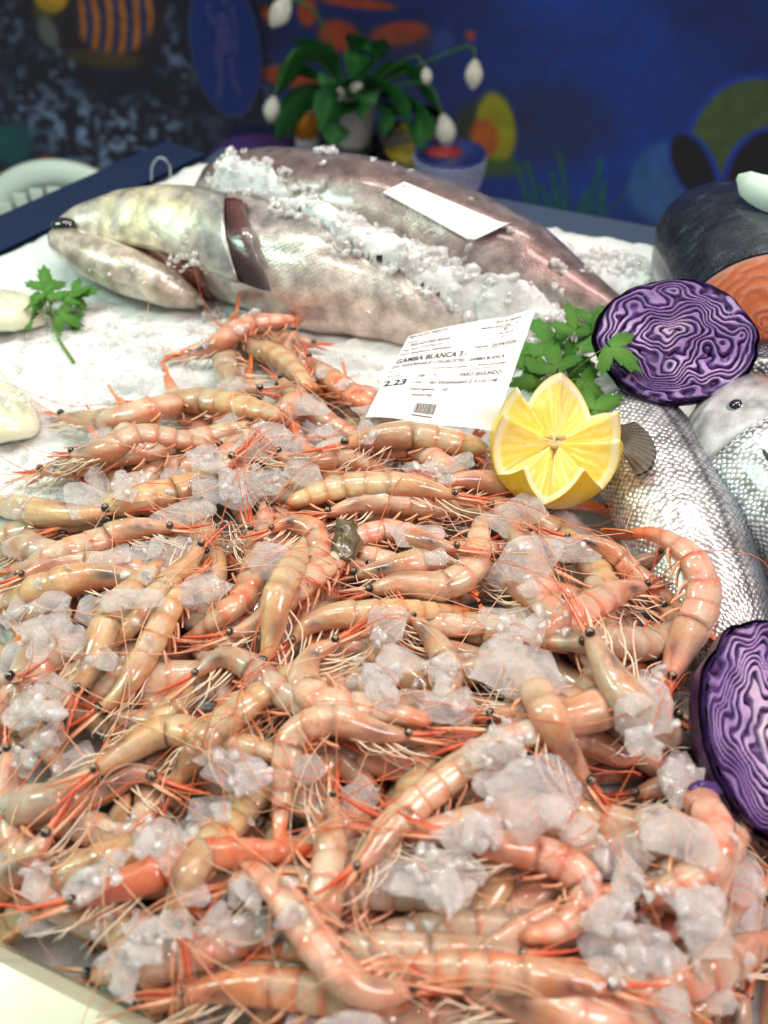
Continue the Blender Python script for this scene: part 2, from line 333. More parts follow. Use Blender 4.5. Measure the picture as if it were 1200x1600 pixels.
# ================================================================== SETTING
# ---- wall with printed reef mural
WY = 1.95
def paint_mural(px, py):
    n1 = fbm(px/60, py/60, 4); n2 = fbm(px/16+9, py/16, 4); n3 = fbm(px/240+4, py/200, 3)
    blue = np.stack([2+5*n1, 22+42*n3+8*n1, 78+88*n3+8*n1], -1)
    drk = np.stack([8+6*n1, 15+10*n1, 30+22*n1], -1)
    wl = (1-sstep(400, 470, px+60*(n1-.5)))[..., None]
    col = blue*(1-wl)+drk*wl
    mid = np.exp(-((px-560)/190.)**2)[..., None]*0.6
    col = col*(1-mid)+np.array([8, 18, 58])*mid
    def blend(mask, rgb):
        nonlocal col
        mk_ = np.clip(mask, 0, 1)[..., None]; col = col*(1-mk_)+np.asarray(rgb, float)*mk_
    def ell(cx, cy, rx, ry, rot=0, soft=0.12):
        c, s = math.cos(rot), math.sin(rot); x = (px-cx)*c+(py-cy)*s; y = -(px-cx)*s+(py-cy)*c
        return 1-sstep(1-soft, 1+soft, np.hypot(x/rx, y/ry))
    # white coral heads
    for cx, cy, rx, ry, k in [(200, 215, 85, 62, .95), (110, 190, 40, 55, .7), (95, 100, 26, 30, .8), (60, 140, 40, 60, .55), (255, 55, 24, 60, .5), (285, 110, 22, 50, .65), (120, 220, 60, 40, .5), (40, 190, 45, 40, .6), (330, 205, 60, 30, .3), (20, 40, 30, 40, .5), (420, 150, 40, 60, .35), (-120, 160, 120, 90, .7), (-60, 60, 60, 60, .5)]:
        m_ = ell(cx, cy, rx, ry, 0, .4)*sstep(.46, .62, .55*n2+.45*fbm(px/8+3, py/8, 2))*k
        blend(m_, (122, 150, 172))
    # banded angelfish
    e = ell(165, 30, 92, 80, .2, .06)
    blend(e, (30, 22, 34))
    st = np.hypot(px-20, (py-40)*0.9+0.0); s_ = .5+.5*np.sin(st*2*math.pi/21.0)
    inner = ell(180, 22, 62, 66, .2, .1)
    blend(inner*sstep(.45, .7, s_), (176, 104, 30)); blend(inner*sstep(.45, .7, 1-s_)*.9, (22, 48, 96))
    blend(ell(165, 92, 60, 14, .1, .3)*.6, (90, 76, 30)); blend(ell(80, -4, 26, 24), (196, 150, 20)); blend(ell(75, 50, 14, 26, -.4, .3)*.7, (120, 140, 120))
    # teal and orange patches low left
    blend(ell(18, 225, 34, 34, 0, .3), (14, 84, 92)); blend(ell(72, 258, 14, 14, 0, .4), (190, 80, 30)); blend(ell(10, 280, 16, 14, 0, .4), (180, 80, 30)); blend(ell(70, 15, 20, 16, 0, .4)*.5, (120, 110, 30))
    # small orange fish
    for cx, cy, rx, ry, r in [(530, 56, 34, 24, .35), (625, 52, 46, 18, -.12), (455, 120, 48, 17, .15), (424, 25, 18, 12, .6), (560, 5, 60, 8, .1), (480, 18, 16, 24, 0), (735, 55, 8, 8, 0)]:
        blend(ell(cx, cy, rx, ry, r, .3)*.9, (172, 62, 26))
    blend(ell(635, 66, 70, 18, 0, .5)*.35, (90, 50, 40)); blend(ell(690, 70, 16, 30, .3, .5)*.5, (40, 84, 160))
    # yellow and orange fish
    blend(ell(860, 195, 90, 60, 0, .5)*.55, (34, 40, 62)); blend(ell(745, 215, 42, 55, 0, .25), (34, 48, 36)); blend(ell(775, 200, 30, 56, -.15, .15), (150, 146, 18)); blend(ell(757, 215, 22, 30, -.15, .25), (176, 88, 22)); blend(ell(770, 262, 50, 14, 0, .4)*.7, (70, 96, 30))
    # sea grass
    for x0, y0, x1, y1 in [(830, 350, 800, 250), (838, 350, 822, 255), (880, 345, 872, 240), (866, 352, 860, 270), (900, 352, 938, 250), (905, 355, 945, 285), (915, 356, 985, 290), (930, 360, 940, 300), (860, 350, 842, 290), (885, 352, 915, 300)]:
        t = np.clip(((px-x0)*(x1-x0)+(py-y0)*(y1-y0))/((x1-x0)**2+(y1-y0)**2), 0, 1)
        d = np.hypot(px-x0-t*(x1-x0)-6*np.sin(t*3), py-y0-t*(y1-y0)); blend((1-sstep(3, 9-5*t, d))*.75, (16, 104, 62))
    blend((1-sstep(0, 70, abs(py-350)))*sstep(720, 800, px)*.25, (10, 70, 110))
    # big fish on the right
    blend(ell(1045, 285, 62, 66, .2, .12), (42, 92, 156)); blend(ell(1040, 310, 60, 46, .2, .3)*.5, (60, 100, 150))
    big = ell(1185, 255, 112, 132, 0, .04); blend(ell(1185, 255, 119, 139, 0, .04), (20, 62, 190)); blend(big, (74, 96, 52))
    blend(ell(1085, 262, 34, 62, -.45, .1), (24, 60, 190)); blend(ell(1083, 262, 28, 58, -.45, .1), (10, 12, 26))
    blend(ell(1205, 290, 78, 92, .1, .05), (22, 58, 180)); blend(ell(1208, 292, 72, 88, .1, .06), (10, 12, 22))
    return s2l(np.clip(col*np.array([.9, .93, .98])*(.86+.28*n2)[..., None], 0, 255))
u = np.linspace(-1.35, 1.35, 620); zz = np.linspace(-0.95, 0.62, 330)
UU, ZZ = np.meshgrid(u, zz, indexing='ij')
P = np.stack([UU, np.full_like(UU, WY), ZZ], -1).reshape(-1, 3)
mpx, mpy = to_px(P)
mur = mk('mural_wall', P, grid_faces(620, 330, False)[:, ::-1], M['print'], cols=paint_mural(mpx, mpy))
tag(mur, kind='structure'); mur['label'] = 'blue printed reef mural with tropical fish on the wall'
# ---- steel counter with raised rims
cA = np.array([-0.176, 0.81]); uB = np.array([0.924, -0.384]); uL = nrm(np.array([-0.593, -0.805]))
cB = cA+uB*0.95; cL = cA+uL*0.98; cR = cB+uL*0.98
def slab(quad, z0, z1):
    v = [(*q, z0) for q in quad]+[(*q, z1) for q in quad]
    return np.array(v), [[3, 2, 1, 0], [4, 5, 6, 7], [0, 1, 5, 4], [1, 2, 6, 5], [2, 3, 7, 6], [3, 0, 4, 7]]
cnt = empty('display_counter', (0, 0.4, -0.06)); tag(cnt, kind='structure'); cnt['label'] = 'steel fish counter with raised metal rims'
mk('tray_floor', *slab([cA, cL, cR, cB], -0.06, -0.03), M['steel'], cnt, smooth=False)
def rim(a, b, wid, z0, z1, mat, name, rnd=0.004):
    a, b = np.array([*a, 0.]), np.array([*b, 0.]); T = nrm(b-a); N = np.array([-T[1], T[0], 0])
    prof = [(0, z0), (0, z1-rnd), (rnd*.3, z1-rnd*.3), (rnd, z1), (wid-rnd, z1), (wid-rnd*.3, z1-rnd*.3), (wid, z1-rnd), (wid, z0)]
    v = []
    for e in (a, b):
        for q, z in prof: v.append(e+N*q+np.array([0, 0, z]))
    n = len(prof); f = [[i, (i+1) % n, (i+1) % n+n, i+n] for i in range(n)]+[list(range(n))[::-1], list(range(n, 2*n))]
    return mk(name, np.array(v), f, mat, cnt, smooth=False)
rim(cA+uL*0.0, cA+uL*0.62, -0.045, -0.06, -0.008, flat_mat('rim_painted_reflection', (34, 54, 92), bump=(60, 0.1, 0.001), Metallic=0.5, Roughness=0.38), 'side_rim')  # blue wall's reflection in the metal is put into the base colour
rim(cA+uL*0.01-np.array([-.0765, 0.0])*0, cA+uL*0.60, 0.012, -0.06, -0.012, M['steel'], 'inner_lip')
rim(cB, cA, -0.03, -0.06, -0.016, flat_mat('grey_steel_rim', (86, 104, 132), bump=(60, 0.1, 0.001), Metallic=0.6, Roughness=0.35), 'back_rim')
f0 = at(-60, 1436, 0.035)[:2]; f1 = at(300, 1614, 0.035)[:2]
rim(f1+nrm(f1-f0)*0.25, f0-nrm(f1-f0)*0.2, 0.16, -0.06, 0.035, M['rimwhite'], 'front_rim', 0.006)
# ---- packed crushed ice bed
step = 3
sx, sy = GX[::step, ::step], GY[::step, ::step]; SZ = BED[::step, ::step]
quadP = [cA+uB*0.006+uL*0.012, cL+uB*0.006, cR, cB+uL*0.012]
ins = in_poly(sx, sy, quadP)
idx = -np.ones(sx.shape, int); idx[ins] = np.arange(ins.sum())
a_, b_, c_, d_ = idx[:-1, :-1], idx[1:, :-1], idx[1:, 1:], idx[:-1, 1:]; ok = (a_ >= 0) & (b_ >= 0) & (c_ >= 0) & (d_ >= 0)
edge = box_blur(ins.astype(float), 4, 2); SZ2 = SZ-0.05*(1-sstep(0.5, 1.0, edge))+0.006*(fbm(sx*130, sy*130, 4)-.5)
bed = mk('crushed_ice', np.stack([sx[ins], sy[ins], SZ2[ins]], 1), np.stack([a_[ok], b_[ok], c_[ok], d_[ok]], 1), M['snow'])
tag(bed, 'white packed crushed ice filling the counter', 'ice', kind='stuff')
# ================================================================== lofted bodies (fish, squid, salmon)
def loft(A, ref, h, w, ns, colf, flatten=0.0, cap=True, scale=0.0042):
    N = len(A); T, D, B = frames(A, ref); th = np.arange(ns)*2*math.pi/ns
    hh, ww = np.asarray(h), np.asarray(w)
    t = np.linspace(0, 1, N)[:, None]*np.ones((1, ns)); TH = np.ones((N, 1))*th[None, :]
    wr = 1+flatten*((fbm(t*9+3, np.cos(TH)*1.6+5, 3)-.5)+.6*(fbm(t*4+np.sin(TH), np.cos(TH)*5+5, 2)-.5))
    v = A[:, None, :]+(wr*hh[:, None]*np.cos(th)[None, :])[..., None]*D[:, None, :]+(wr*ww[:, None]*np.sin(th)[None, :])[..., None]*B[:, None, :]
    cols = colf(t, TH).reshape(-1, 3)
    s = np.r_[0, np.cumsum(np.linalg.norm(np.diff(A, axis=0), axis=1))]
    per = 2*math.pi*np.max((hh+ww)/2); tw = np.where(TH > math.pi, TH-2*math.pi, TH)
    uv = np.stack([np.broadcast_to(s[:, None]/scale, (N, ns)), tw/(2*math.pi)*per/scale], -1).reshape(-1, 2)
    f = grid_faces(N, ns).tolist(); v = v.reshape(-1, 3)
    if cap: f.append(list(range(ns))[::-1]); f.append(list(range((N-1)*ns, N*ns)))
    return v, f, cols, uv
def lerp(a, b, t):
    t = np.asarray(t, float)[..., None]; return np.asarray(a)*(1-t)+np.asarray(b)*t
def interp(x, xs, ys): return np.interp(x, xs, ys)
def fin_mesh(base_pts, tip_pts, thick=0.0006, rays=24):
    b = catmull(base_pts, rays); t_ = catmull(tip_pts, rays); n = 7
    q = np.linspace(0, 1, n)[:, None, None]; G = b[None]*(1-q)+t_[None]*q
    nrmv = nrm(np.cross(b[-1]-b[0], t_[rays//2]-b[rays//2]))
    rip = thick*(1+0.9*np.cos(np.arange(rays)*math.pi))[None, :, None]*nrmv
    top = (G+rip).reshape(-1, 3); bot = (G-rip-nrmv*thick*.4).reshape(-1, 3)
    f1 = grid_faces(n, rays, False); f2 = grid_faces(n, rays, False)[:, ::-1]+n*rays
    return np.vstack([top, bot]), np.vstack([f1, f2])
# ---- hakes
REAR = []
def hakes():
    zb = 0.012
    # rear hake
    rp = np.array([at(x, y, z) for x, y, z in [(318, 298, .026), (400, 303, .034), (520, 322, .040), (660, 358, .040), (790, 408, .034), (890, 455, .024), (960, 488, .016)]])
    A = catmull(rp, 70); t = np.linspace(0, 1, 70)
    h = interp(t, [0, .03, .12, .35, .6, .8, .93, 1], [.012, .022, .032, .039, .038, .031, .018, .012])
    ref = np.array([0.15, 0.55, 0.8])
    def cf(t, th):
        d = .5+.5*np.cos(th); n = fbm(t*60, th*6, 4)
        c = lerp(s2l((198, 186, 180)), s2l((120, 100, 98)), sstep(.25, .75, d+.25*(n-.5)))
        c = lerp(c, s2l((150, 158, 172)), .35*sstep(.85, .98, d)); c = c*(0.75+.5*n)[..., None]
        return lerp(c, s2l((120, 110, 104)), sstep(.85, 1, t)*.6)
    e = empty('hake', (A[35][0], A[35][1], 0.004)); tag(e, 'brown-backed hake lying furthest back under the blank white paper', 'fish', 'whole hakes on the ice')
    v, f, c, uv = loft(A, ref, h, h*.92, 48, cf, flatten=.16, scale=.0022); mk('body', v, f, M['hake'], e, c, uv=uv); stamp(A, h*.95); REAR.append((v, f))
    # dark dorsal fin lying along the back, tail
    T, D, B = frames(A, ref)
    tb = [A[-1]+D[-1]*h[-1], A[-1], A[-1]-D[-1]*h[-1]]; tt = [p_+T[-1]*.05+q*D[-1] for p_, q in zip(tb, (.02, 0, -.02))]
    v, f = fin_mesh(tb, tt, .0008); mk('tail_fin', v, f, M['wetflesh'], e, np.tile(s2l((110, 104, 104)), (len(v), 1)))
    # front hake: opened head at the left
    rp = np.array([at(x, y, z) for x, y, z in [(285, 372, .030), (360, 388, .034), (460, 418, .036), (580, 450, .033), (690, 482, .028), (790, 520, .020), (860, 560, .012)]])
    A = catmull(rp, 70); h = interp(t, [0, .04, .2, .4, .65, .85, 1], [.030, .035, .039, .038, .031, .022, .014])
    ref = np.array([0.1, 0.65, 0.75])
    def cf2(t, th):
        tw = np.where(th > math.pi, th-2*math.pi, th); n = fbm(t*50, th*5, 4)
        d = .5+.5*np.cos(tw)
        c = lerp(s2l((222, 216, 208)), s2l((138, 130, 128)), sstep(.5, .95, d+.5*(n-.5))); c = lerp(c, s2l((120, 112, 110)), .5*sstep(.5, .75, fbm(t*9, np.cos(tw)*7+3, 4)))
        c = lerp(c, s2l((232, 176, 160)), .5*sstep(.4, .0, d)*sstep(.2, .6, t)); c = c*(.8+.4*n)[..., None]
        band = np.exp(-((tw-.55)/.12)**2); return lerp(c, s2l((226, 218, 204)), .4*band)
    e = empty('hake', (A[35][0], A[35][1], 0.004)); tag(e, 'silver hake with split-open gill head pointing left, nearest the shrimp', 'fish', 'whole hakes on the ice')
    v, f, c, uv = loft(A, ref, h, h*.95, 48, cf2, flatten=.16, scale=.0022); mk('body', v, f, M['hake'], e, c, uv=uv); stamp(A, h)
    # red gill core behind the cover
    G = catmull([at(175, 372, .028), at(260, 385, .031), at(350, 400, .033)], 20); tg = np.linspace(0, 1, 20)
    hg = interp(tg, [0, .3, .7, 1], [.014, .026, .031, .032])
    gc = lambda t, th: lerp(s2l((150, 84, 72)), s2l((58, 26, 26)), sstep(.3, .8, fbm(t*30, th*3, 3)))
    v, f, c, uv = loft(G, ref, hg, hg, 24, gc); mk('gills', v, f, M['wetflesh'], e, c)
    # cheek and gill cover: a shell that flares open towards the body
    H = catmull([at(84, 364, .036), at(130, 358, .036), at(200, 362, .036), at(270, 372, .038), at(318, 386, .038)], 40); th_ = np.linspace(0, 1, 40)
    angf = 1
    hh = interp(th_, [0, .04, .15, .4, .7, .9, 1], [.004, .009, .016, .026, .0335, .0375, .0395])
    def cf3(t, th):
        n = fbm(t*16, th*4, 4); c = lerp(s2l((206, 200, 186)), s2l((232, 222, 186)), sstep(.2, .5, t)*sstep(.3, .7, n))
        c = lerp(c, s2l((128, 136, 148)), sstep(.72, .98, t)*.7); c = lerp(c, s2l((110, 118, 130)), np.exp(-((t-.05)/.05)**2)*.5)
        return c*(.75+.45*n)[..., None]
    v, f, c, uv = loft(H, ref, hh, hh, 40, cf3, cap=False)
    v = v.reshape(40, 40, 3); uvv = uv.reshape(40, 40, 2); c = c.reshape(40, 40, 3)
    rid = 1+.07*np.cos(3*(np.arange(40)*2*math.pi/40-.5))[None, :]*sstep(.05, .3, th_)[:, None]*(1-.6*sstep(.8, 1, th_))[:, None]+.05*(fbm(th_[:, None]*9, np.arange(40)[None, :]*.35, 3)-.5)
    v = H[:, None, :]+(v-H[:, None, :])*rid[..., None]
    # keep the back and near side (open underneath), slant the rear edge
    sel = list(range(31, 40))+list(range(0, 14)); v = v[:, sel]; c = c[:, sel]; uvv = uvv[:, sel]
    Th, Dh, Bh = frames(H, ref); sl = np.linspace(-.060, .030, len(sel))[::-1]
    v = v+Th[:, None, :]*(sl[None, :, None]*sstep(.5, 1, th_)[:, None, None])*-1.0
    nv = v.reshape(-1, 3); nin = (v-(v-H[:, None, :])*.07).reshape(-1, 3); ns = len(sel)
    f = grid_faces(40, ns, False); fb = f[:, ::-1]+len(nv)
    lip = [[39*ns+i, 39*ns+i+1, len(nv)+39*ns+i+1, len(nv)+39*ns+i] for i in range(ns-1)]+[[i*ns+ns-1, (i+1)*ns+ns-1, len(nv)+(i+1)*ns+ns-1, len(nv)+i*ns+ns-1][::-1] for i in range(39)]+[[i*ns, (i+1)*ns, len(nv)+(i+1)*ns, len(nv)+i*ns] for i in range(39)]
    cc = np.vstack([c.reshape(-1, 3), np.tile(s2l((150, 96, 86)), (len(nv), 1))])
    mk('gill_cover', np.vstack([nv, nin]), f.tolist()+fb.tolist()+lip, M['smooth_fish'], e, cc, uv=np.vstack([uvv.reshape(-1, 2)]*2))
    ed = v[-1]; ctr_ = H[-1]; wv = np.linspace(.5, 2.0, ns)[:, None]; rows_ = [ctr_+(ed-ctr_)*.93, ctr_+(ed-ctr_)*.965+Th[-1]*.005*wv, ctr_+(ed-ctr_)*.97+Th[-1]*.010*wv, ctr_+(ed-ctr_)*.92+Th[-1]*.014*wv]
    wob = np.sin(np.arange(ns)*1.3)*.0012; rows_ = [q_+Th[-1]*wob[:, None] for q_ in rows_]
    cg = np.stack([lerp(s2l((40, 16, 16)), s2l((14, 10, 12)), np.linspace(0, 1, ns)), lerp(s2l((122, 58, 52)), s2l((40, 24, 26)), np.linspace(0, 1, ns)), lerp(s2l((136, 78, 70)), s2l((52, 40, 42)), np.linspace(0, 1, ns)), lerp(s2l((120, 96, 92)), s2l((90, 90, 94)), np.linspace(0, 1, ns))]).reshape(-1, 3)
    mk('gill_slit', np.vstack(rows_), grid_faces(4, ns, False), M['wetflesh'], e, cg)
    # lower jaw
    J = catmull([at(84, 368, .036), at(125, 392, .034), at(190, 420, .032), at(255, 447, .026), at(312, 472, .016)], 30); tj = np.linspace(0, 1, 30)
    hj = interp(tj, [0, .08, .3, .6, .85, 1], [.005, .011, .0155, .0165, .013, .005])
    v, f, c, uv = loft(J, (0, .5, .85), hj, hj*1.05, 20, lambda t, th: lerp(s2l((176, 160, 146)), s2l((222, 214, 198)), sstep(.3, .7, fbm(t*14, th*3, 4))))
    mk('lower_jaw', v, f, M['smooth_fish'], e, c, uv=uv); stamp(J, hj); stamp(H, hh)
    v, f = sphere(at(100, 352, .046), .0065, 14, 10, (1.5, 1, .8)); mk('eye', v, f, M['eye'], e, np.tile(s2l((16, 18, 20)), (len(v), 1)))
hakes()
# ---- sea bass
def bass(px, ref, hs, ws, label, grp, eye=None, stripes=False, flip=1, finpx=None, pale=0.0, head=0.2):
    A = catmull(np.array([at(*q) for q in px]), 80); t = np.linspace(0, 1, 80)
    h = interp(t, hs[0], hs[1]); w = h*ws
    def cf(t, th):
        tw = np.where(th > math.pi, th-2*math.pi, th)*flip; d = .5+.5*np.cos(th); n = fbm(t*40, th*8, 3)
        c = lerp(s2l((236, 236, 234)), s2l((196, 198, 200)), sstep(.25, .55, d))
        c = lerp(c, s2l((84, 94, 108)), sstep(.68, .9, d+.12*(n-.5)))
        c = lerp(c, s2l((44, 52, 64)), sstep(.88, .98, d))
        if stripes: c = lerp(c, s2l((34, 36, 42)), .75*sstep(.3, .7, .5+.5*np.sin(th*26))*sstep(.3, .5, d))
        c = lerp(c, s2l((228, 232, 238)), pale*(1-sstep(.55, .8, d)))
        lat = np.exp(-((np.abs(np.where(th > math.pi, th-2*math.pi, th))-1.12)/.035)**2)*sstep(head, head+.04, t); c = lerp(c, s2l((60, 66, 76)), .8*lat)
        g = np.exp(-((t-head-.03*np.cos(th*1.0))/.012)**2); c = lerp(c, s2l((92, 78, 84)), .75*g)
        ck = sstep(head, head*.6, t)*(1-sstep(.7, .9, d)); c = lerp(c, s2l((198, 190, 190)), .6*ck)
        return c*(.88+.24*n)[..., None]
    v, f, c, uv = loft(A, ref, h, w, 56, cf, scale=.0025)
    # gill cover step: the head stands proud of the shoulder
    vv = v.reshape(80, 56, 3); bump_ = (sstep(head*.4, head, t)*(t < head))*0.045; vv = A[:, None, :]+(vv-A[:, None, :])*(1+bump_)[:, None, None]
    e = empty('sea_bass', (A[40][0], A[40][1], 0.0)); tag(e, label, 'fish', grp)
    # scales only behind the head: the head skin is a part of its own
    k = int(head*80); vv = vv.reshape(-1, 3); fq = grid_faces(80, 56)
    body_f = fq[fq[:, 0] >= (k-1)*56]; head_f = fq[fq[:, 0] < (k-1)*56]
    mk('body', vv[(k-1)*56:], body_f-(k-1)*56, M['bass'], e, c[(k-1)*56:], uv=uv[(k-1)*56:])
    hd = mk('head', vv[:k*56], np.vstack([head_f]), M['smooth_fish'], e, c[:k*56], uv=uv[:k*56])
    stamp(A, h)
    T, D, B = frames(A, ref)
    tb = [A[-1]+D[-1]*h[-1], A[-1], A[-1]-D[-1]*h[-1]]; tt = [tb[0]+T[-1]*.045+D[-1]*.022, tb[1]+T[-1]*.032, tb[2]+T[-1]*.045-D[-1]*.022]
    v, f = fin_mesh(tb, tt, .0008, 26); mk('tail_fin', v, f, M['wetflesh'], e, np.tile(s2l((88, 88, 92)), (len(v), 1))*np.tile(np.where(np.arange(26) % 2, 1.2, .8), 14)[:, None])
    up = 1 if (B[10]@np.array([0, -.7, .7])) > 0 else -1
    i = int(head*80)+2
    if finpx:
        base = [on_pile(*q, lift=.001) for q in finpx[0]]; tip = [on_pile(*q, lift=.005) for q in finpx[1]]
        v, f = fin_mesh(base, tip, .0005, 26); mk('pectoral_fin', v, f, M['wetflesh'], e, np.tile(s2l((96, 92, 90)), (len(v), 1))*np.tile(np.where(np.arange(26) % 2, 1.35, .6), 14)[:, None])
    if eye:
        qx, qy = to_px(vv); ax_ = np.repeat(A, 56, 0); fc = ((vv-ax_)*(CAM-vv)).sum(1) > 0; dd = np.hypot(qx-eye[0], qy-eye[1])+1e6*(~fc); ii = np.argmin(dd); nv_ = nrm(vv[ii]-ax_[ii]); p_ = vv[ii]-nv_*.0035
        v, f = sphere(p_, .0054, 18, 12); sub(mk('eye', v, f, M['eye'], e, np.tile(s2l((150, 160, 172)), (len(v), 1))), hd)
        v, f = sphere(p_+nv_*.0019, .0040, 18, 12); sub(mk('pupil', v, f, M['eye'], e, np.tile(s2l((12, 14, 22)), (len(v), 1))), hd)
    return A, h
HS = ([0, .04, .12, .2, .35, .55, .75, .9, 1], [.004, .014, .024, .029, .034, .034, .025, .014, .010])
bass([(1095, 590, .022), (1180, 612, .026), (1290, 640, .026), (1400, 680, .02)], (0, .5, .9), HS, .8, 'dark striped fish back right of the cut cabbage', 'sea bass at the right', stripes=True)
bass([(930, 575, .030), (985, 665, .031), (1046, 780, .031), (1100, 900, .028), (1152, 1020, .024), (1208, 1150, .018)], (.86, .40, .16), ([0, .04, .12, .2, .35, .55, .75, .9, 1], [.004, .014, .023, .027, .031, .031, .024, .014, .010]), .72, 'silver sea bass with large shiny scales beside the lemon', 'sea bass at the right', finpx=([(962, 668), (964, 680), (964, 694)], [(994, 660), (1014, 678), (1024, 706), (1016, 732), (994, 744)]))
bass([(1097, 640, .040), (1150, 672, .042), (1225, 750, .042), (1300, 860, .036), (1380, 1000, .028)], (.75, .5, .5), ([0, .03, .1, .2, .35, .55, .75, .9, 1], [.008, .022, .032, .037, .040, .038, .028, .014, .010]), .8, 'pale-bellied sea bass with dark round eye at right edge', 'sea bass at the right', eye=(1153, 630), pale=.8, head=.33, finpx=([(1190, 700), (1200, 720)], [(1225, 735), (1235, 760)]))
# ---- salmon piece
def salmon():
    c0 = at(1192, 508, .050); ax = nrm(np.array([0.05, 0.99, -.05])); A = catmull([c0, c0+ax*.05, c0+ax*.10, c0+ax*.14], 40); t = np.linspace(0, 1, 40)
    h = interp(t, [0, .3, .7, .92, 1], [.047, .047, .043, .036, .022]); ref = (0, .1, 1)
    def cf(t, th):
        n = fbm(t*90, th*20, 4); d = .5+.5*np.cos(th); c = lerp(s2l((196, 200, 204)), s2l((56, 64, 76)), sstep(.2, .55, d)); c = c*(.5+1.0*n)[..., None]
        return lerp(c, s2l((120, 132, 148)), .5*sstep(.62, .8, n)*sstep(.4, .6, d))
    v, f, c, uv = loft(A, ref, h, h*1.1, 48, cf, scale=.0022, cap=False); f.append(list(range(39*48, 40*48)))
    e = empty('salmon_piece', (c0[0], c0[1]+.05, 0)); tag(e, 'cut salmon piece with dark speckled skin and orange flesh face', 'fish')
    mk('skin', v, f, M['bass'], e, c, uv=uv); stamp(A, h)
    T, D, B = frames(A, ref); nr, nsg = 40, 96
    rr = np.linspace(0.001, 1, nr)[:, None]; th = (np.arange(nsg)*2*math.pi/nsg)[None, :]; x = rr*np.cos(th); y = rr*np.sin(th)
    nz = fbm(x*3+5, y*3, 3)
    lines = .5+.5*np.sin((rr*7+2.6*np.abs(np.sin(th*1.0+.3))**1.5+nz*3.2)*2*math.pi*.8)
    c = lerp(s2l((246, 148, 102)), s2l((250, 200, 170)), .6*sstep(.8, .97, lines)); c = lerp(c, s2l((236, 200, 180)), sstep(.93, .985, rr*np.ones_like(th))*.8)
    P = c0+x[..., None]*D[0]*h[0]*.992+y[..., None]*B[0]*h[0]*1.1*.992-T[0]*(.0015+.004*(1-rr**2)*np.ones_like(th)+.0008*(lines-.5)*(rr < .95))[..., None]
    mk('cut_face', P.reshape(-1, 3), grid_faces(nr, nsg), M['cut'], e, c.reshape(-1, 3))
salmon()
# ---- squid tubes on the ice at the left
for px, hs, lab in [([(-70, 490, .018), (-10, 485, .020), (40, 490, .018), (72, 505, .012)], .017, 'pale glossy squid tube beside the parsley sprig'), ([(-90, 640, .016), (-20, 645, .018), (30, 655, .016), (62, 668, .008)], .019, 'pale squid tube lower at left edge of ice')]:
    A = catmull([at(*q) for q in px], 40); t = np.linspace(0, 1, 40); h = hs*interp(t, [0, .5, .75, .9, 1], [1, 1, .85, .55, .12])
    v, f, c, uv = loft(A, (0, .2, 1), h*.7, h*1.5, 28, lambda t, th: np.ones(t.shape+(3,)))
    o = mk_own('squid', v, f, M['squid'], (A[20][0], A[20][1], .004)); tag(o, lab, 'squid', 'squid on the ice'); stamp(A, h)
# ---- heaps of crushed ice lying over the fish
def heap(pxs, wid, hgt, label, step=1, low=False):
    P = np.array([at(x, y, .02) if low else on_pile(x, y) for x, y in pxs]); Pd = catmull(P, 60)
    lo, hi = Pd.min(0)-wid*1.6, Pd.max(0)+wid*1.6
    i0, i1 = max(0, int((lo[0]-X0)/RES)), min(NX, int((hi[0]-X0)/RES)); j0, j1 = max(0, int((lo[1]-Y0)/RES)), min(NY, int((hi[1]-Y0)/RES))
    x, y = GX[i0:i1:step, j0:j1:step], GY[i0:i1:step, j0:j1:step]
    d = np.min(np.hypot(x[..., None]-Pd[:, 0], y[..., None]-Pd[:, 1]), -1)
    n = fbm(x*70, y*70, 4); n2 = fbm(x*300, y*300, 3); d = d*(0.55+0.9*n)
    k = 1-sstep(wid*.35, wid, d)
    base = box_blur(BED if low else HM, 3, 2)[i0:i1:step, j0:j1:step]; z = base-0.010*(1-sstep(0, .3, k))-.002+(hgt*k*(.55+.9*n)+.006*k*(n2-.5))+.004*sstep(0, .25, k)
    ins = k > .02; idx = -np.ones(x.shape, int); idx[ins] = np.arange(ins.sum())
    a, b, c, d_ = idx[:-1, :-1], idx[1:, :-1], idx[1:, 1:], idx[:-1, 1:]; ok = (a >= 0) & (b >= 0) & (c >= 0) & (d_ >= 0)
    o = mk('crushed_ice', np.stack([x[ins], y[ins], z[ins]], 1), np.stack([a[ok], b[ok], c[ok], d_[ok]], 1), M['snow']); tag(o, label, 'ice', kind='stuff')
    sub = HM[i0:i1:step, j0:j1:step]; sub[ins] = np.maximum(sub[ins], z[ins])
heap([(345, 285), (400, 308), (470, 335), (540, 362), (620, 398), (700, 438), (770, 472), (840, 505)], .014, .007, 'white crushed ice lying in a ridge between the hakes')
heap([(790, 480), (830, 500), (870, 520), (850, 570)], .024, .012, 'crushed ice heap behind the shrimp label')
heap([(850, 402), (930, 408), (1010, 425)], .026, .012, 'white crushed ice in front of the rear rim', low=True)
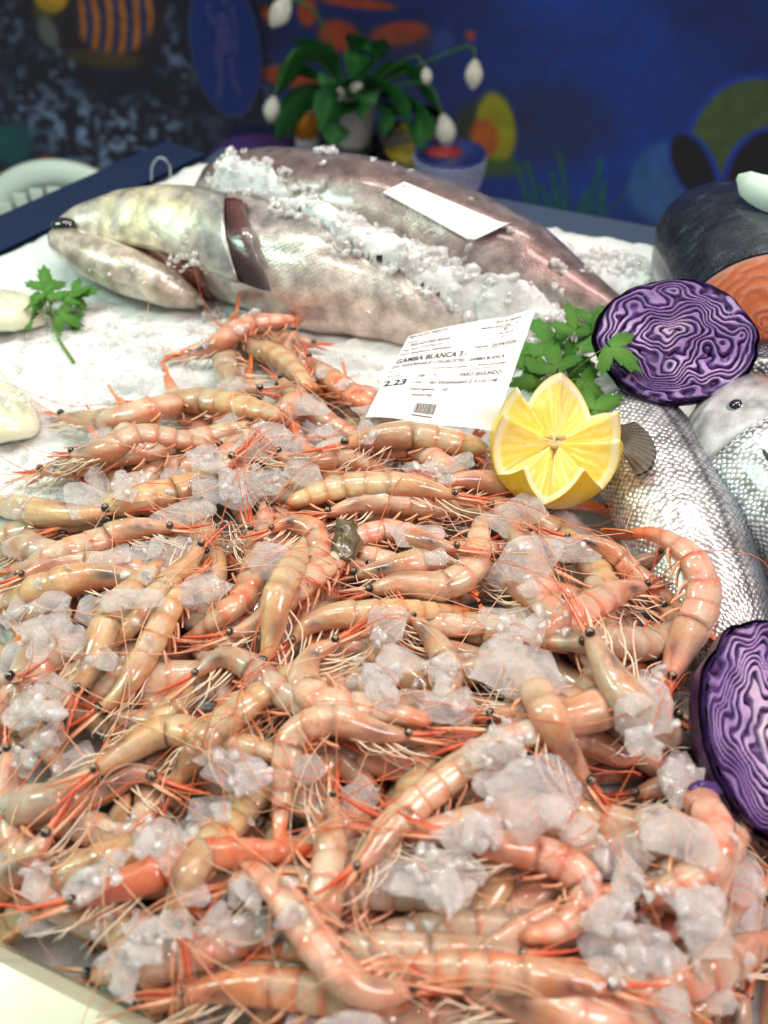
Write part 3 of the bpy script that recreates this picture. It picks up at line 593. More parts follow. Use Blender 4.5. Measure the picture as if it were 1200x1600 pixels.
# ================================================================== SHRIMP
SEG = [.36, .47, .58, .68, .77, .855, .93]
TS = np.unique(np.r_[np.linspace(0, 1, 34), np.array(SEG)-.006, np.array(SEG)+.004, .012, .025])
PH = ([0, .03, .08, .15, .24, .32, .36, .42, .5, .6, .7, .8, .88, .95, 1], [.12, .34, .52, .69, .89, .99, .97, .98, 1.0, .93, .80, .62, .49, .40, .30])
PWD = ([0, .03, .08, .15, .24, .32, .36, .42, .5, .6, .7, .8, .88, .95, 1], [.14, .36, .52, .67, .81, .86, .82, .80, .80, .73, .62, .48, .38, .30, .22])
TINT = {'p': ((238, 190, 168), (226, 152, 128)), 'y': ((222, 198, 150), (214, 168, 118)), 'g': ((184, 180, 164), (190, 162, 138)), 'o': ((230, 160, 120), (218, 122, 82)), 'w': ((228, 206, 180), (222, 168, 138))}
EYE_ME = None
def eye_mesh():
    v, f = sphere((0, 0, 0), 1.0, 16, 12); z = v[:, 2]; n = fbm(v[:, 0]*4+9, v[:, 1]*4, 2)
    c = np.where(((z > .70+.3*(n-.5)) & (v[:, 0] > -.35))[:, None], s2l((120, 108, 90)), s2l((12, 11, 12)))
    return mesh_data('eye', v, f, M['eye'], c)
EYE_ME = eye_mesh()
def basis(z, x, loc, s):
    z = nrm(z); x = nrm(x-(x@z)*z); y = np.cross(z, x)
    m_ = np.eye(4); m_[:3, 0] = x*s; m_[:3, 1] = y*s; m_[:3, 2] = z*s; m_[:3, 3] = loc
    return Matrix(m_.tolist())
def blade(p0, d, nv, L, wd, colr, ntip, pointed=.3, thick=.0005, bend=0., bdir=None):
    n = 8; t = np.linspace(0, 1, n); side = nrm(np.cross(d, nv)); wdt = wd*np.sin(np.pi*np.clip(t*.82+.13, 0, 1))**.7*(1-pointed*t)
    c = p0+d*(t*L)[:, None]+(0 if bdir is None else (bdir*(bend*t**2)[:, None]))
    cols = []; V_ = []
    for k, s in enumerate((-1, -.5, 0, .5, 1)):
        V_.append(c+side*(s*wdt)[:, None]+nv*((1-abs(s))*thick*1.6)[..., None] if False else c+side*(s*wdt)[:, None]+nv*((1-abs(s))*thick*2))
    top = np.stack(V_, 1).reshape(-1, 3); bot = top-nv*thick*1.2
    f1 = grid_faces(n, 5, False); f2 = f1[:, ::-1]+len(top)
    br = [[i*5, (i+1)*5, len(top)+(i+1)*5, len(top)+i*5] for i in range(n-1)]+[[i*5+4, len(top)+i*5+4, len(top)+(i+1)*5+4, (i+1)*5+4] for i in range(n-1)]
    tt = np.repeat(t, 5); st = np.tile([.0, .25, -.12, .25, 0], n)
    cc = lerp(colr, ntip, np.clip(tt+st*.6, 0, 1)); cc = np.vstack([cc, cc])
    return np.vstack([top, bot]), f1.tolist()+f2.tolist()+br, cc
PENDING = []                                                # long feelers are laid once the pile is finished
def shrimp(pts, side='U', tint='w', label='', group=None, roll=None, rad=None, full=True, cap=.075, legs=5, curl=None, blot=None, minlen=.086, ext='t', dip=0, red=0.0):
    rr = random.Random(hash(tuple(pts[0]))+len(pts)); px = np.array([p[:2] for p in pts], float)
    N = 26; zc = np.full(len(px), .03)
    # extend short visible pieces under their neighbours
    Lp = length(np.array([at(x, y, .03) for x, y in px])); nreal = len(px); hid = np.zeros(len(px))
    if Lp < minlen:
        need = (minlen-Lp)*pxcm(*px[-1 if ext == 't' else 0])
        if ext == 't':
            d = nrm(px[-1]-px[-2]); px = np.vstack([px, px[-1]+d*need*.5*[1, .75], px[-1]+d*need*[1, .75]]); hid = np.r_[hid, .5, 1]
        else:
            d = nrm(px[0]-px[1]); px = np.vstack([px[0]+d*need*[1, .75], px[0]+d*need*.5*[1, .75], px]); hid = np.r_[1, .5, hid]
        zc = np.full(len(px), .03)
    for it in range(5):
        P = np.array([at(x, y, z) for (x, y), z in zip(px, zc)])
        A = catmull(P, N); L = length(A); R = rad or min(max(.079*L, .0064), .0084)
        z = hm_disk(A[:, 0], A[:, 1], R*.9)+R*.72
        k = 7; zp = np.pad(z, k, mode='edge'); ker = np.hanning(2*k+1); z = np.convolve(zp, ker/ker.sum(), 'valid')
        z = np.minimum(z, cap+.0)
        s = np.r_[0, np.cumsum(np.linalg.norm(np.diff(P, axis=0), axis=1))]; s /= s[-1]
        zn = np.interp(s, np.linspace(0, 1, N), z)-hid*R*1.5-dip
        zc = .35*zc+.65*zn
    P = np.array([at(x, y, z_) for (x, y), z_ in zip(px, zc)]); A0 = catmull(P, 80)
    A = resample(A0, TS); L = length(A0)
    T = nrm(np.gradient(A, axis=0)); Z = np.array([0, 0, 1.])
    lat = nrm(np.cross(Z, T)); 
    sgn = 1 if side == 'L' else -1
    if side == 'U': ro = math.radians(72 if roll is None else roll); sgn = rr.choice((-1, 1))
    else: ro = math.radians((22+rr.uniform(-8, 14)) if roll is None else roll)
    ref = lat*sgn*math.cos(ro)+Z*math.sin(ro)
    T, D, B = frames(A, ref)
    h = R*np.interp(TS, *PH); w = R*np.interp(TS, *PWD)
    q = np.zeros(len(TS)); ed = SEG+[1.01]
    for a, b in zip(ed[:-1], ed[1:]):
        m_ = (TS >= a) & (TS < b); q[m_] = (TS[m_]-a)/(b-a)
    fl = np.where(TS >= SEG[0], .955+.105*q, 1.0); fl = np.where((TS > SEG[0]-.035) & (TS < SEG[0]), 1.05, fl)
    ns = 20; th = np.arange(ns)*2*math.pi/ns; ct, sn = np.cos(th), np.sin(th)
    vent = np.where(ct < 0, 1-.22*np.abs(ct)**2, 1.0)
    flap = 1+(np.where(TS >= SEG[0], .16*np.sin(np.pi*q)-.03, 0))[:, None]*np.exp(-((ct+.55)/.28)**2)[None, :]
    v = A[:, None, :]+((h*fl)[:, None]*(ct*vent)[None, :]*flap)[..., None]*D[:, None, :]+((w*fl)[:, None]*sn[None, :]*flap)[..., None]*B[:, None, :]
    t = TS[:, None]*np.ones((1, ns)); ca = np.ones((len(TS), 1))*ct[None, :]; sa = np.ones((len(TS), 1))*sn[None, :]
    s1, s2 = s2l(TINT[tint][0]), s2l(TINT[tint][1]); jit = 1+rr.uniform(-.08, .08); ox = rr.uniform(0, 99)
    n = fbm(t*14+ox, th[None, :]*2+ox, 3)
    c = lerp(s1, s2, sstep(.3, .7, n)*.9); c = lerp(c, s2l((192, 176, 150)), .75*sstep(.40, .68, fbm(t*5+ox, th[None, :]*1.0+ox*2, 2)))
    c = lerp(c, s2l((204, 172, 136)), .35*(t < .36)*sstep(.3, .6, n)); c = lerp(c, s2l((214, 120, 84)), .6*(t < .36)*sstep(-.35, -.75, ca)*sstep(.2, .6, fbm(t*30+ox, th[None, :]*3, 2))); c = lerp(c, s2l((150, 136, 120)), .4*np.exp(-((t-.20+.08*ca)/.018)**2)*(np.abs(ca) < .8))
    c = lerp(c, s2,   .85*np.where(t > .36, sstep(.78, .97, q[:, None]*np.ones((1, ns))), 0))
    c = lerp(c, s2l((214, 112, 74)), .5*np.where(t > .36, sstep(.84, .96, q[:, None]*np.ones((1, ns))), 0)); c = lerp(c, s2l((240, 214, 184)), .25*np.where(t > .36, np.exp(-((q[:, None]-.45)/.2)**2)*np.ones((1, ns)), 0)*(ca > -.3))
    c = lerp(c, s2l((150, 120, 100)), .35*sstep(.93, 1, ca)*(t > .3))
    c = lerp(c, s2l((224, 130, 84)), .35*sstep(-.45, -.95, ca))
    c = lerp(c, s2l((226, 116, 58)), .85*sstep(.80, .97, t)); c = lerp(c, s2l((214, 104, 66)), .45*sstep(.1, 0, t))
    bl = rr.uniform(.45, 1.0) if blot is None else blot
    c = lerp(c, s2l((56, 38, 46)), bl*1.15*np.exp(-((t-.16)/.065)**2-((ca+.05)/.45)**2)*sstep(.1, .42, fbm(t*40+ox, th[None, :]*3, 3)))
    c = lerp(c, s2l((190, 112, 48)), .7*bl*np.exp(-((t-.26)/.05)**2-((ca-.05)/.6)**2))
    c = lerp(c, s2l((140, 88, 62)), .42*np.where(t > .35, np.exp(-(q/.05)**2)[:, None]*np.ones((1, ns)), 0)*(ca > -.6))
    c = lerp(c, s2l((204, 84, 52)), red)
    c = lerp(c, s2l((208, 108, 76)), .4*(t < .34)*sstep(.55, .9, .5+.5*np.sin(ca*16+ox))*sstep(.30, .05, t)); c = c*jit*.86
    base = np.array([A[len(TS)//2][0], A[len(TS)//2][1], A[:, 2].min()-R])
    e = empty('shrimp', base); tag(e, label, 'shrimp', group or 'shrimp in the heap')
    f = grid_faces(len(TS), ns).tolist(); f.append(list(range(ns))[::-1]); f.append(list(range((len(TS)-1)*ns, len(TS)*ns)))
    mk('body', v.reshape(-1, 3), f, M['shrimp'], e, c.reshape(-1, 3))
    stamp(resample(A0, np.linspace(0, 1, 40)), R*np.interp(np.linspace(0, 1, 40), *PH)*.95)
    red_c, wht, org = s2l((206, 86, 50)), s2l((236, 206, 184)), s2l((226, 112, 52))
    F = -T[0]; u0 = A[0]
    up = B[0] if B[0][2] > 0 else -B[0]
    # tail fan
    Te, De, Be = T[-1], D[-1], B[-1]; fold = rr.uniform(.35, 1.0)
    for k, (an, l_) in enumerate([(0, 1.0), (.20, 1.12), (-.20, 1.12), (.42, .98), (-.42, .98)][:5 if full else 3]):
        d = nrm(Te*math.cos(an*fold)+Be*math.sin(an*fold)+De*rr.uniform(-.08, .08)); nv = nrm(De-(De@d)*d)
        p0 = A[-1]-Te*.003+Be*math.sin(an)*h[-1]*.8+De*(-.0008*abs(an)/.2)
        vb, fb, cb = blade(p0, d, nv, .155*L*l_, R*(.20 if k == 0 else .30), lerp(org, s2l((232, 150, 100)), np.array([rr.uniform(0, .6)]))[0], s2l((220, 124, 70)), .2 if k else .7)
        mk('tail_blade', vb, fb, M['fan'], e, cb)
    # rostrum with teeth, eyes
    n = 14; tr = np.linspace(0, 1, n); Lr = .19*L; bend = rr.uniform(.01, .05)*L
    cr = u0+D[0]*h[2]*.55+T[0]*.05*L+F*(tr*(Lr+.05*L))[:, None]+D[0]*(bend*tr**2-.004*L*tr)[:, None]
    hgt = R*.36*(1-tr)**.8+.0003; teeth = np.where(np.arange(n) % 2 == 0, .0006, 0)*(1-tr*.6); bw = R*.14*(1-tr)+.00025
    rv = np.stack([cr+D[0]*(hgt*.5+teeth)[:, None], cr+B[0]*bw[:, None], cr-D[0]*(hgt*.5)[:, None], cr-B[0]*bw[:, None]], 1).reshape(-1, 3)
    rf = grid_faces(n, 4).tolist()+[[3, 2, 1, 0]]
    mk('rostrum', rv, rf, M['limb'], e, np.repeat(lerp(s2l((226, 150, 112)), s2l((204, 86, 54)), np.clip(tr*2, 0, 1)), 4, 0))
    i = 3; es = .0019*min(1.15, L/.10)
    for sg in (-1, 1):
        pe = A[2]+B[4]*sg*(w[4]*.80-es*.1)+D[4]*h[4]*.42
        inst('eye', EYE_ME, basis(nrm(B[2]*sg+D[2]*.35+F*.2), F, pe, es), e)
    if not full: 
        legs = 0
    # antennal scales
    for sg in (-1, 1) if full else (rr.choice((-1, 1)),):
        d = nrm(F+B[0]*sg*rr.uniform(.10, .3)-D[0]*rr.uniform(.0, .2)); nv = nrm(D[0]+B[0]*sg*.6); nv = nrm(nv-(nv@d)*d)
        vb, fb, cb = blade(u0+T[0]*.02*L+B[0]*sg*w[2]*.5-D[0]*h[2]*.25, d, nv, rr.uniform(.14, .19)*L, R*.17, s2l((234, 186, 154)), s2l((220, 124, 92)), .7, .0003)
        mk('antennal_scale', vb, fb, M['limb'], e, cb)
    # short feelers
    for k in range(3 if full else 1):
        sg = (-1, 1)[k % 2]; l_ = rr.uniform(.14, .34)*L; tt = np.linspace(0, 1, 9)[:, None]
        cv = nrm(B[0]*sg*rr.uniform(.2, 1)+D[0]*rr.uniform(-.6, .4)+Z*rr.uniform(-.2, .3))
        pth = u0+B[0]*sg*w[2]*.3+F*(tt*l_)+cv*(tt**2*l_*rr.uniform(.1, .5)); pth[:, 2] = np.maximum(pth[:, 2], u0[2]-.006)
        vt, ft = tube(pth, np.linspace(.00034, .0001, 9), 4); mk('antennule', vt, ft, M['limb'], e, np.repeat(lerp(s2l((214, 108, 72)), s2l((228, 148, 112)), tt[:, 0]), 4, 0))
    # walking legs bundled under the carapace
    for k in range(legs):
        for sg in (-1, 1):
            t0 = .08+.05*k; i = np.argmin(abs(TS-t0)); p0 = A[i]-D[i]*h[i]*.72+B[i]*sg*w[i]*.35; l_ = R*rr.uniform(.8, 1.9)
            d1 = nrm(-D[i]*rr.uniform(.2, .7)+F*rr.uniform(.6, 1.2)+B[i]*sg*rr.uniform(.0, .3)); d2 = nrm(F*rr.uniform(.8, 1.4)-D[i]*rr.uniform(-.2, .4)+B[i]*sg*rr.uniform(-.3, .3)+Z*rr.uniform(-.3, .2)); d3 = nrm(d2*.6+rr.uniform(-.9, .5)*D[i]+rr.uniform(-.6, .9)*F+B[i]*rr.uniform(-.8, .8))
            pth = catmull([p0, p0+d1*l_*.8, p0+d1*l_*.8+d2*l_*.9, p0+d1*l_*.8+d2*l_*.9+d3*l_*.6], 9); pth[:, 2] = np.maximum(pth[:, 2], p0[2]-.012)
            vt, ft = tube(pth, np.linspace(.00046, .00013, 9), 5); tt = np.linspace(0, 1, 9); mk('leg', vt, ft, M['limb'], e, np.repeat(lerp(s2l((238, 208, 178)), s2l((246, 230, 212)) if rr.random() < .85 else s2l((226, 150, 112)), tt), 5, 0))
    # swimmerets under the abdomen
    if full:
        for k in range(5):
            i = np.argmin(abs(TS-(.41+.092*k))); sg = 1 if up @ B[i] > 0 else -1
            for s_ in (sg, -sg):
                p0 = A[i]-D[i]*h[i]*.70+B[i]*s_*w[i]*.45; d = nrm(-D[i]*.8-T[i]*rr.uniform(.2, .9)+B[i]*s_*rr.uniform(0, .4)); nv = nrm(np.cross(d, B[i])); nv = nrm(nv+B[i]*rr.uniform(-.5, .5)); nv = nrm(nv-(nv@d)*d)
                vb, fb, cb = blade(p0, d, nv, R*rr.uniform(.75, 1.1), R*.13, s2l((228, 176, 140)), s2l((224, 140, 104)), .6, .0004, -R*.45, T[i])
                mk('swimmeret', vb, fb, M['limb'], e, cb)
    PENDING.append((e, u0, F, B[0], L, rr, w[2], 2 if full else rr.choice((0, 0, 1))))
    return e
def feelers():
    for e, u0, F, Bv, L, rr, w0, n in PENDING:
        for k in range(n):
            sg = (-1, 1)[k % 2]; l_ = L*rr.uniform(.7, 1.5); m_ = 22
            d = nrm(F*rr.uniform(.5, 1.2)+Bv*sg*rr.uniform(0, .5)); a = math.atan2(d[1], d[0]); p = u0+Bv*sg*w0*.5; pts = [p.copy()]; kur = rr.uniform(-1, 1)*1.6/m_*1.3; dk = rr.uniform(-.012, .012)
            for i in range(m_):
                a += kur; kur += dk; q = pts[-1][:2]+np.array([math.cos(a), math.sin(a)])*l_/m_
                pts.append(np.array([q[0], q[1], pts[-1][2]]))
            P = np.array(pts); g = hm_disk(P[:, 0], P[:, 1], .003)+.0012
            lift = .006*np.sin(np.linspace(0, math.pi, m_+1))*rr.uniform(0, 1.3)
            z = np.r_[P[0, 2], np.maximum(g[1:], P[0, 2]-.02*np.arange(1, m_+1)/m_*2)]+lift
            zp = np.pad(z, 2, mode='edge'); z = np.convolve(zp, np.ones(5)/5, 'valid'); P[:, 2] = np.minimum(z, P[0, 2]+.02)
            P = catmull(P, 36)
            vt, ft = tube(P, np.linspace(.0003, .00011, 36), 4); c1, c2 = ((206, 88, 52), (222, 128, 84)) if rr.random() < .35 else ((226, 148, 110), (238, 200, 172))
            mk('antenna', vt, ft, M['limb'], e, np.repeat(lerp(s2l(c1), s2l(c2), np.linspace(0, 1, 36)), 4, 0))
# ---- shrimp one can pick out, lowest first: path from eye to tail base, dorsal side, tint (flesh colour plus the light's: yellow left, pink right), label
SH = [
 ([(62, 740), (115, 728), (170, 712), (230, 705)], 'L', 'w', 'thin shrimp lowest of the left-edge bundle above the bulb-shaped tail'),
 ([(545, 700), (600, 705), (650, 705), (695, 730)], 'L', 'p', 'round-backed shrimp half hidden below the paper label'),
 ([(0, 862), (35, 858), (70, 868), (110, 880)], 'L', 'g', 'greenish shrimp stub at left edge below bulb-shaped tail'),
 ([(30, 905), (80, 885), (130, 880), (190, 890)], 'L', 'p', 'pinkish shrimp behind the long one at left edge'),
 ([(400, 1125), (430, 1105), (475, 1100), (520, 1120)], 'L', 'g', 'greenish shrimp back showing under the C-curled shrimp'),
 ([(640, 960), (675, 1000), (700, 1050), (690, 1100)], 'L', 'g', 'greenish shrimp head-up between two central ice chunks'),
 ([(775, 905), (820, 930), (865, 960), (905, 990)], 'L', 'p', 'shrimp lying under the tall ice chunk right of centre'),
 ([(548, 900), (590, 893), (640, 884), (700, 870)], 'L', 'w', 'translucent shrimp lying inside the curve of the U-shaped shrimp'),
 ([(720, 860), (670, 850), (610, 832), (560, 842)], 'R', 'p', 'shrimp behind the small ice chips in the centre'),
 ([(690, 752), (740, 752), (790, 762), (840, 775)], 'L', 'p', 'pink shrimp whose tail runs under the lemon'),
 ([(250, 1225), (215, 1210), (160, 1235), (110, 1250), (60, 1260)], 'R', 'g', 'greyish shrimp below the yellow arched shrimp on the left'),
 ([(352, 1390), (395, 1378), (440, 1380), (492, 1388)], 'L', 'g', 'grey glossy shrimp tail under the upright shrimp tail'),
 ([(520, 1240), (517, 1290), (513, 1350), (506, 1420)], 'L', 'w', 'upright pale shrimp standing behind the hooked shrimp tail'),
 ([(610, 1290), (650, 1300), (700, 1300), (760, 1290)], 'L', 'p', 'shrimp crossing under the tall narrow ice sliver'),
 ([(880, 840), (920, 850), (960, 870), (990, 900)], 'L', 'o', 'orange-legged shrimp just right of the lemon'),
 ([(1010, 1150), (980, 1185), (930, 1165), (880, 1150)], 'R', 'p', 'shrimp ending in orange tail below round ice chunk'),
 ([(1200, 1330), (1160, 1305), (1120, 1290), (1085, 1300)], 'R', 'g', 'greyish shrimp under the lower cabbage half'),
 ([(975, 1400), (1030, 1395), (1090, 1400), (1110, 1350)], 'R', 'p', 'smooth pink shrimp among ice at lower right'),
 ([(1165, 1545), (1155, 1580), (1150, 1620), (1150, 1660)], 'L', 'g', 'bluish grey shrimp at the bottom right corner'),
 ([(1230, 1460), (1190, 1475), (1150, 1495), (1110, 1515)], 'R', 'p', 'pink shrimp entering from right edge low down'),
 ([(480, 560), (505, 585), (540, 612), (570, 630)], 'L', 'o', 'orange shrimp left of the paper label'),
 ([(365, 520), (400, 545), (440, 560), (480, 600)], 'R', 'y', 'yellowish shrimp on top at the back of the heap'),
 ([(415, 612), (372, 602), (352, 565), (358, 530)], 'L', 'g', 'thick grey-backed curled shrimp at the back of the heap'),
 ([(295, 557), (325, 548), (352, 530), (390, 508), (440, 502)], 'L', 'p', 'shrimp with red pointed snout nearest the hake'),
 ([(228, 632), (290, 628), (350, 632), (425, 648)], 'L', 'y', 'long straight shrimp at the back left with red snout'),
 ([(92, 652), (150, 660), (190, 655), (240, 640)], 'L', 'w', 'shrimp poking furthest left onto the white ice'),
 ([(110, 712), (165, 705), (220, 682), (308, 692)], 'L', 'w', 'slender shrimp with clear eye in the left-edge bundle'),
 ([(180, 800), (130, 805), (75, 803), (28, 793)], 'L', 'y', 'yellowish shrimp bulging like a bulb at left edge'),
 ([(372, 712), (330, 748), (280, 768), (200, 786)], 'R', 'y', 'yellow shrimp arching up to the right beside clear ice flake'),
 ([(275, 828), (240, 825), (195, 832), (150, 850)], 'R', 'w', 'shrimp with frayed white legs under the yellow arching one'),
 ([(240, 910), (150, 903), (75, 920), (-5, 945)], 'R', 'y', 'long glossy shrimp reaching in from left edge'),
 ([(320, 850), (285, 890), (245, 930), (205, 975)], 'L', 'y', 'yellow shrimp with long pale legs beside the clear ice slab'),
 ([(30, 1062), (0, 1072), (-40, 1085), (-80, 1095)], 'R', 'g', 'dark-eyed shrimp head at left edge above the loose ice'),
 ([(430, 708), (470, 724), (535, 718), (598, 740)], 'L', 'w', 'pale shrimp bent under ice left of the paper label'),
 ([(530, 700), (575, 688), (640, 682), (735, 700)], 'L', 'y', 'straight brownish shrimp just under the paper label'),
 ([(506, 806), (560, 790), (610, 785), (672, 793)], 'L', 'w', 'short straight shrimp with pink tail point near the centre'),
 ([(716, 777), (640, 762), (545, 763), (465, 782)], 'R', 'y', 'long straight shrimp with red snout pointing at lemon'),
 ([(390, 825), (398, 875), (382, 930), (352, 958)], 'L', 'o', 'orange shrimp hanging head-up with dark eye left of centre'),
 ([(418, 832), (450, 818), (490, 832), (498, 872), (484, 915)], 'L', 'o', 'orange hooked shrimp with fanned tail pointing down'),
 ([(572, 926), (625, 912), (695, 915), (738, 885), (748, 830)], 'R', 'w', 'U-shaped shrimp in the centre with tail turned up'),
 ([(452, 1010), (478, 982), (520, 966), (585, 962)], 'L', 'y', 'yellow shrimp pointing down-left below the U-shaped shrimp'),
 ([(352, 995), (385, 985), (420, 965), (455, 930)], 'L', 'w', 'shrimp with red snout pointing left into whisker tangle'),
 ([(411, 1043), (425, 1000), (433, 945), (445, 915)], 'L', 'y', 'shrimp head pointing straight down with dark crescent eye'),
 ([(120, 1085), (148, 1022), (165, 975), (190, 940)], 'R', 'y', 'thin yellow shrimp left of the big head-down shrimp'),
 ([(150, 1115), (196, 1078), (238, 1008), (272, 945)], 'L', 'y', 'large yellow shrimp pointing head-down to the lower left'),
 ([(300, 1060), (345, 1030), (390, 1045), (430, 1080)], 'L', 'g', 'shadowed shrimp under the red whiskers left of centre'),
 ([(535, 1000), (486, 1030), (480, 1078), (520, 1101), (580, 1108), (655, 1122)], 'R', 'w', 'C-curled cream shrimp in the middle of the heap'),
 ([(757, 1118), (830, 1112), (905, 1095), (932, 1050), (900, 1000)], 'R', 'p', 'fat pink shrimp curving up behind the largest ice block'),
 ([(755, 1150), (815, 1140), (885, 1122), (955, 1102)], 'R', 'p', 'smooth pink shrimp with tail pointing right of largest ice block'),
 ([(1013, 917), (970, 926), (915, 955), (870, 985)], 'R', 'p', 'shrimp with bright red snout beside the curved right shrimp'),
 ([(1028, 945), (1055, 975), (1025, 1005), (945, 1003)], 'L', 'g', 'grey translucent hooked shrimp at the right side'),
 ([(918, 985), (935, 1020), (965, 1070), (1000, 1110)], 'R', 'g', 'shrimp with dark snout tip and white legs above round ice chunk'),
 ([(1041, 1070), (1062, 1010), (1096, 940), (1080, 875), (1030, 838), (988, 832)], 'R', 'p', 'large pink shrimp arched against the scaly sea bass'),
 ([(140, 1213), (196, 1175), (255, 1143), (320, 1150), (432, 1178)], 'R', 'y', 'arched yellow shrimp lying across the left middle'),
 ([(262, 1245), (285, 1205), (312, 1170), (350, 1130)], 'R', 'y', 'shrimp with orange snout pointing down under the arched yellow one'),
 ([(85, 1295), (45, 1345), (-5, 1395), (-60, 1440)], 'R', 'g', 'large grey shrimp head at the lower left corner'),
 ([(645, 1152), (590, 1146), (520, 1128), (463, 1150), (447, 1205), (440, 1270), (436, 1320)], 'R', 'w', 'large hooked shrimp with orange tail hanging straight down'),
 ([(646, 1240), (690, 1213), (735, 1190), (785, 1165)], 'L', 'w', 'shrimp with black eye and dark belly beside the grainy ice block'),
 ([(923, 1231), (895, 1190), (868, 1150), (850, 1110)], 'R', 'w', 'shrimp with large clear eye right of the grainy ice block'),
 ([(985, 1245), (1050, 1232), (1106, 1275), (1110, 1345), (1040, 1390)], 'L', 'p', 'pink curled shrimp under rounded ice below the lower cabbage'),
 ([(690, 1305), (760, 1322), (835, 1335), (895, 1362), (915, 1402), (880, 1448), (835, 1460)], 'L', 'p', 'pale pink shrimp hooked round at the lower right'),
 ([(548, 1365), (580, 1335), (618, 1290), (660, 1250)], 'L', 'w', 'shrimp with red snout pointing down-left beside narrow ice sliver'),
 ([(105, 1412), (205, 1382), (315, 1342), (432, 1332)], 'L', 'o', 'bright red-orange shrimp with white feelers at lower left'),
 ([(282, 1458), (279, 1405), (300, 1360), (330, 1320)], 'R', 'y', 'shrimp with orange beard pointing down below the red-orange one'),
 ([(275, 1555), (350, 1545), (430, 1545), (540, 1560)], 'L', 'o', 'orange-bellied shrimp lying along the bottom edge'),
 ([(826, 1497), (760, 1490), (690, 1492), (600, 1490)], 'R', 'g', 'grey shrimp with long red snout at the bottom'),
 ([(655, 1545), (580, 1550), (525, 1512), (485, 1458), (442, 1402)], 'L', 'p', 'smooth pink shrimp bent like an elbow at the bottom'),
 ([(716, 1543), (780, 1555), (850, 1580), (940, 1600)], 'L', 'p', 'shrimp with pale round eye at the very bottom'),
 ([(965, 1545), (900, 1535), (850, 1530), (790, 1525)], 'R', 'o', 'orange shrimp tail beneath the long red snout'),
]
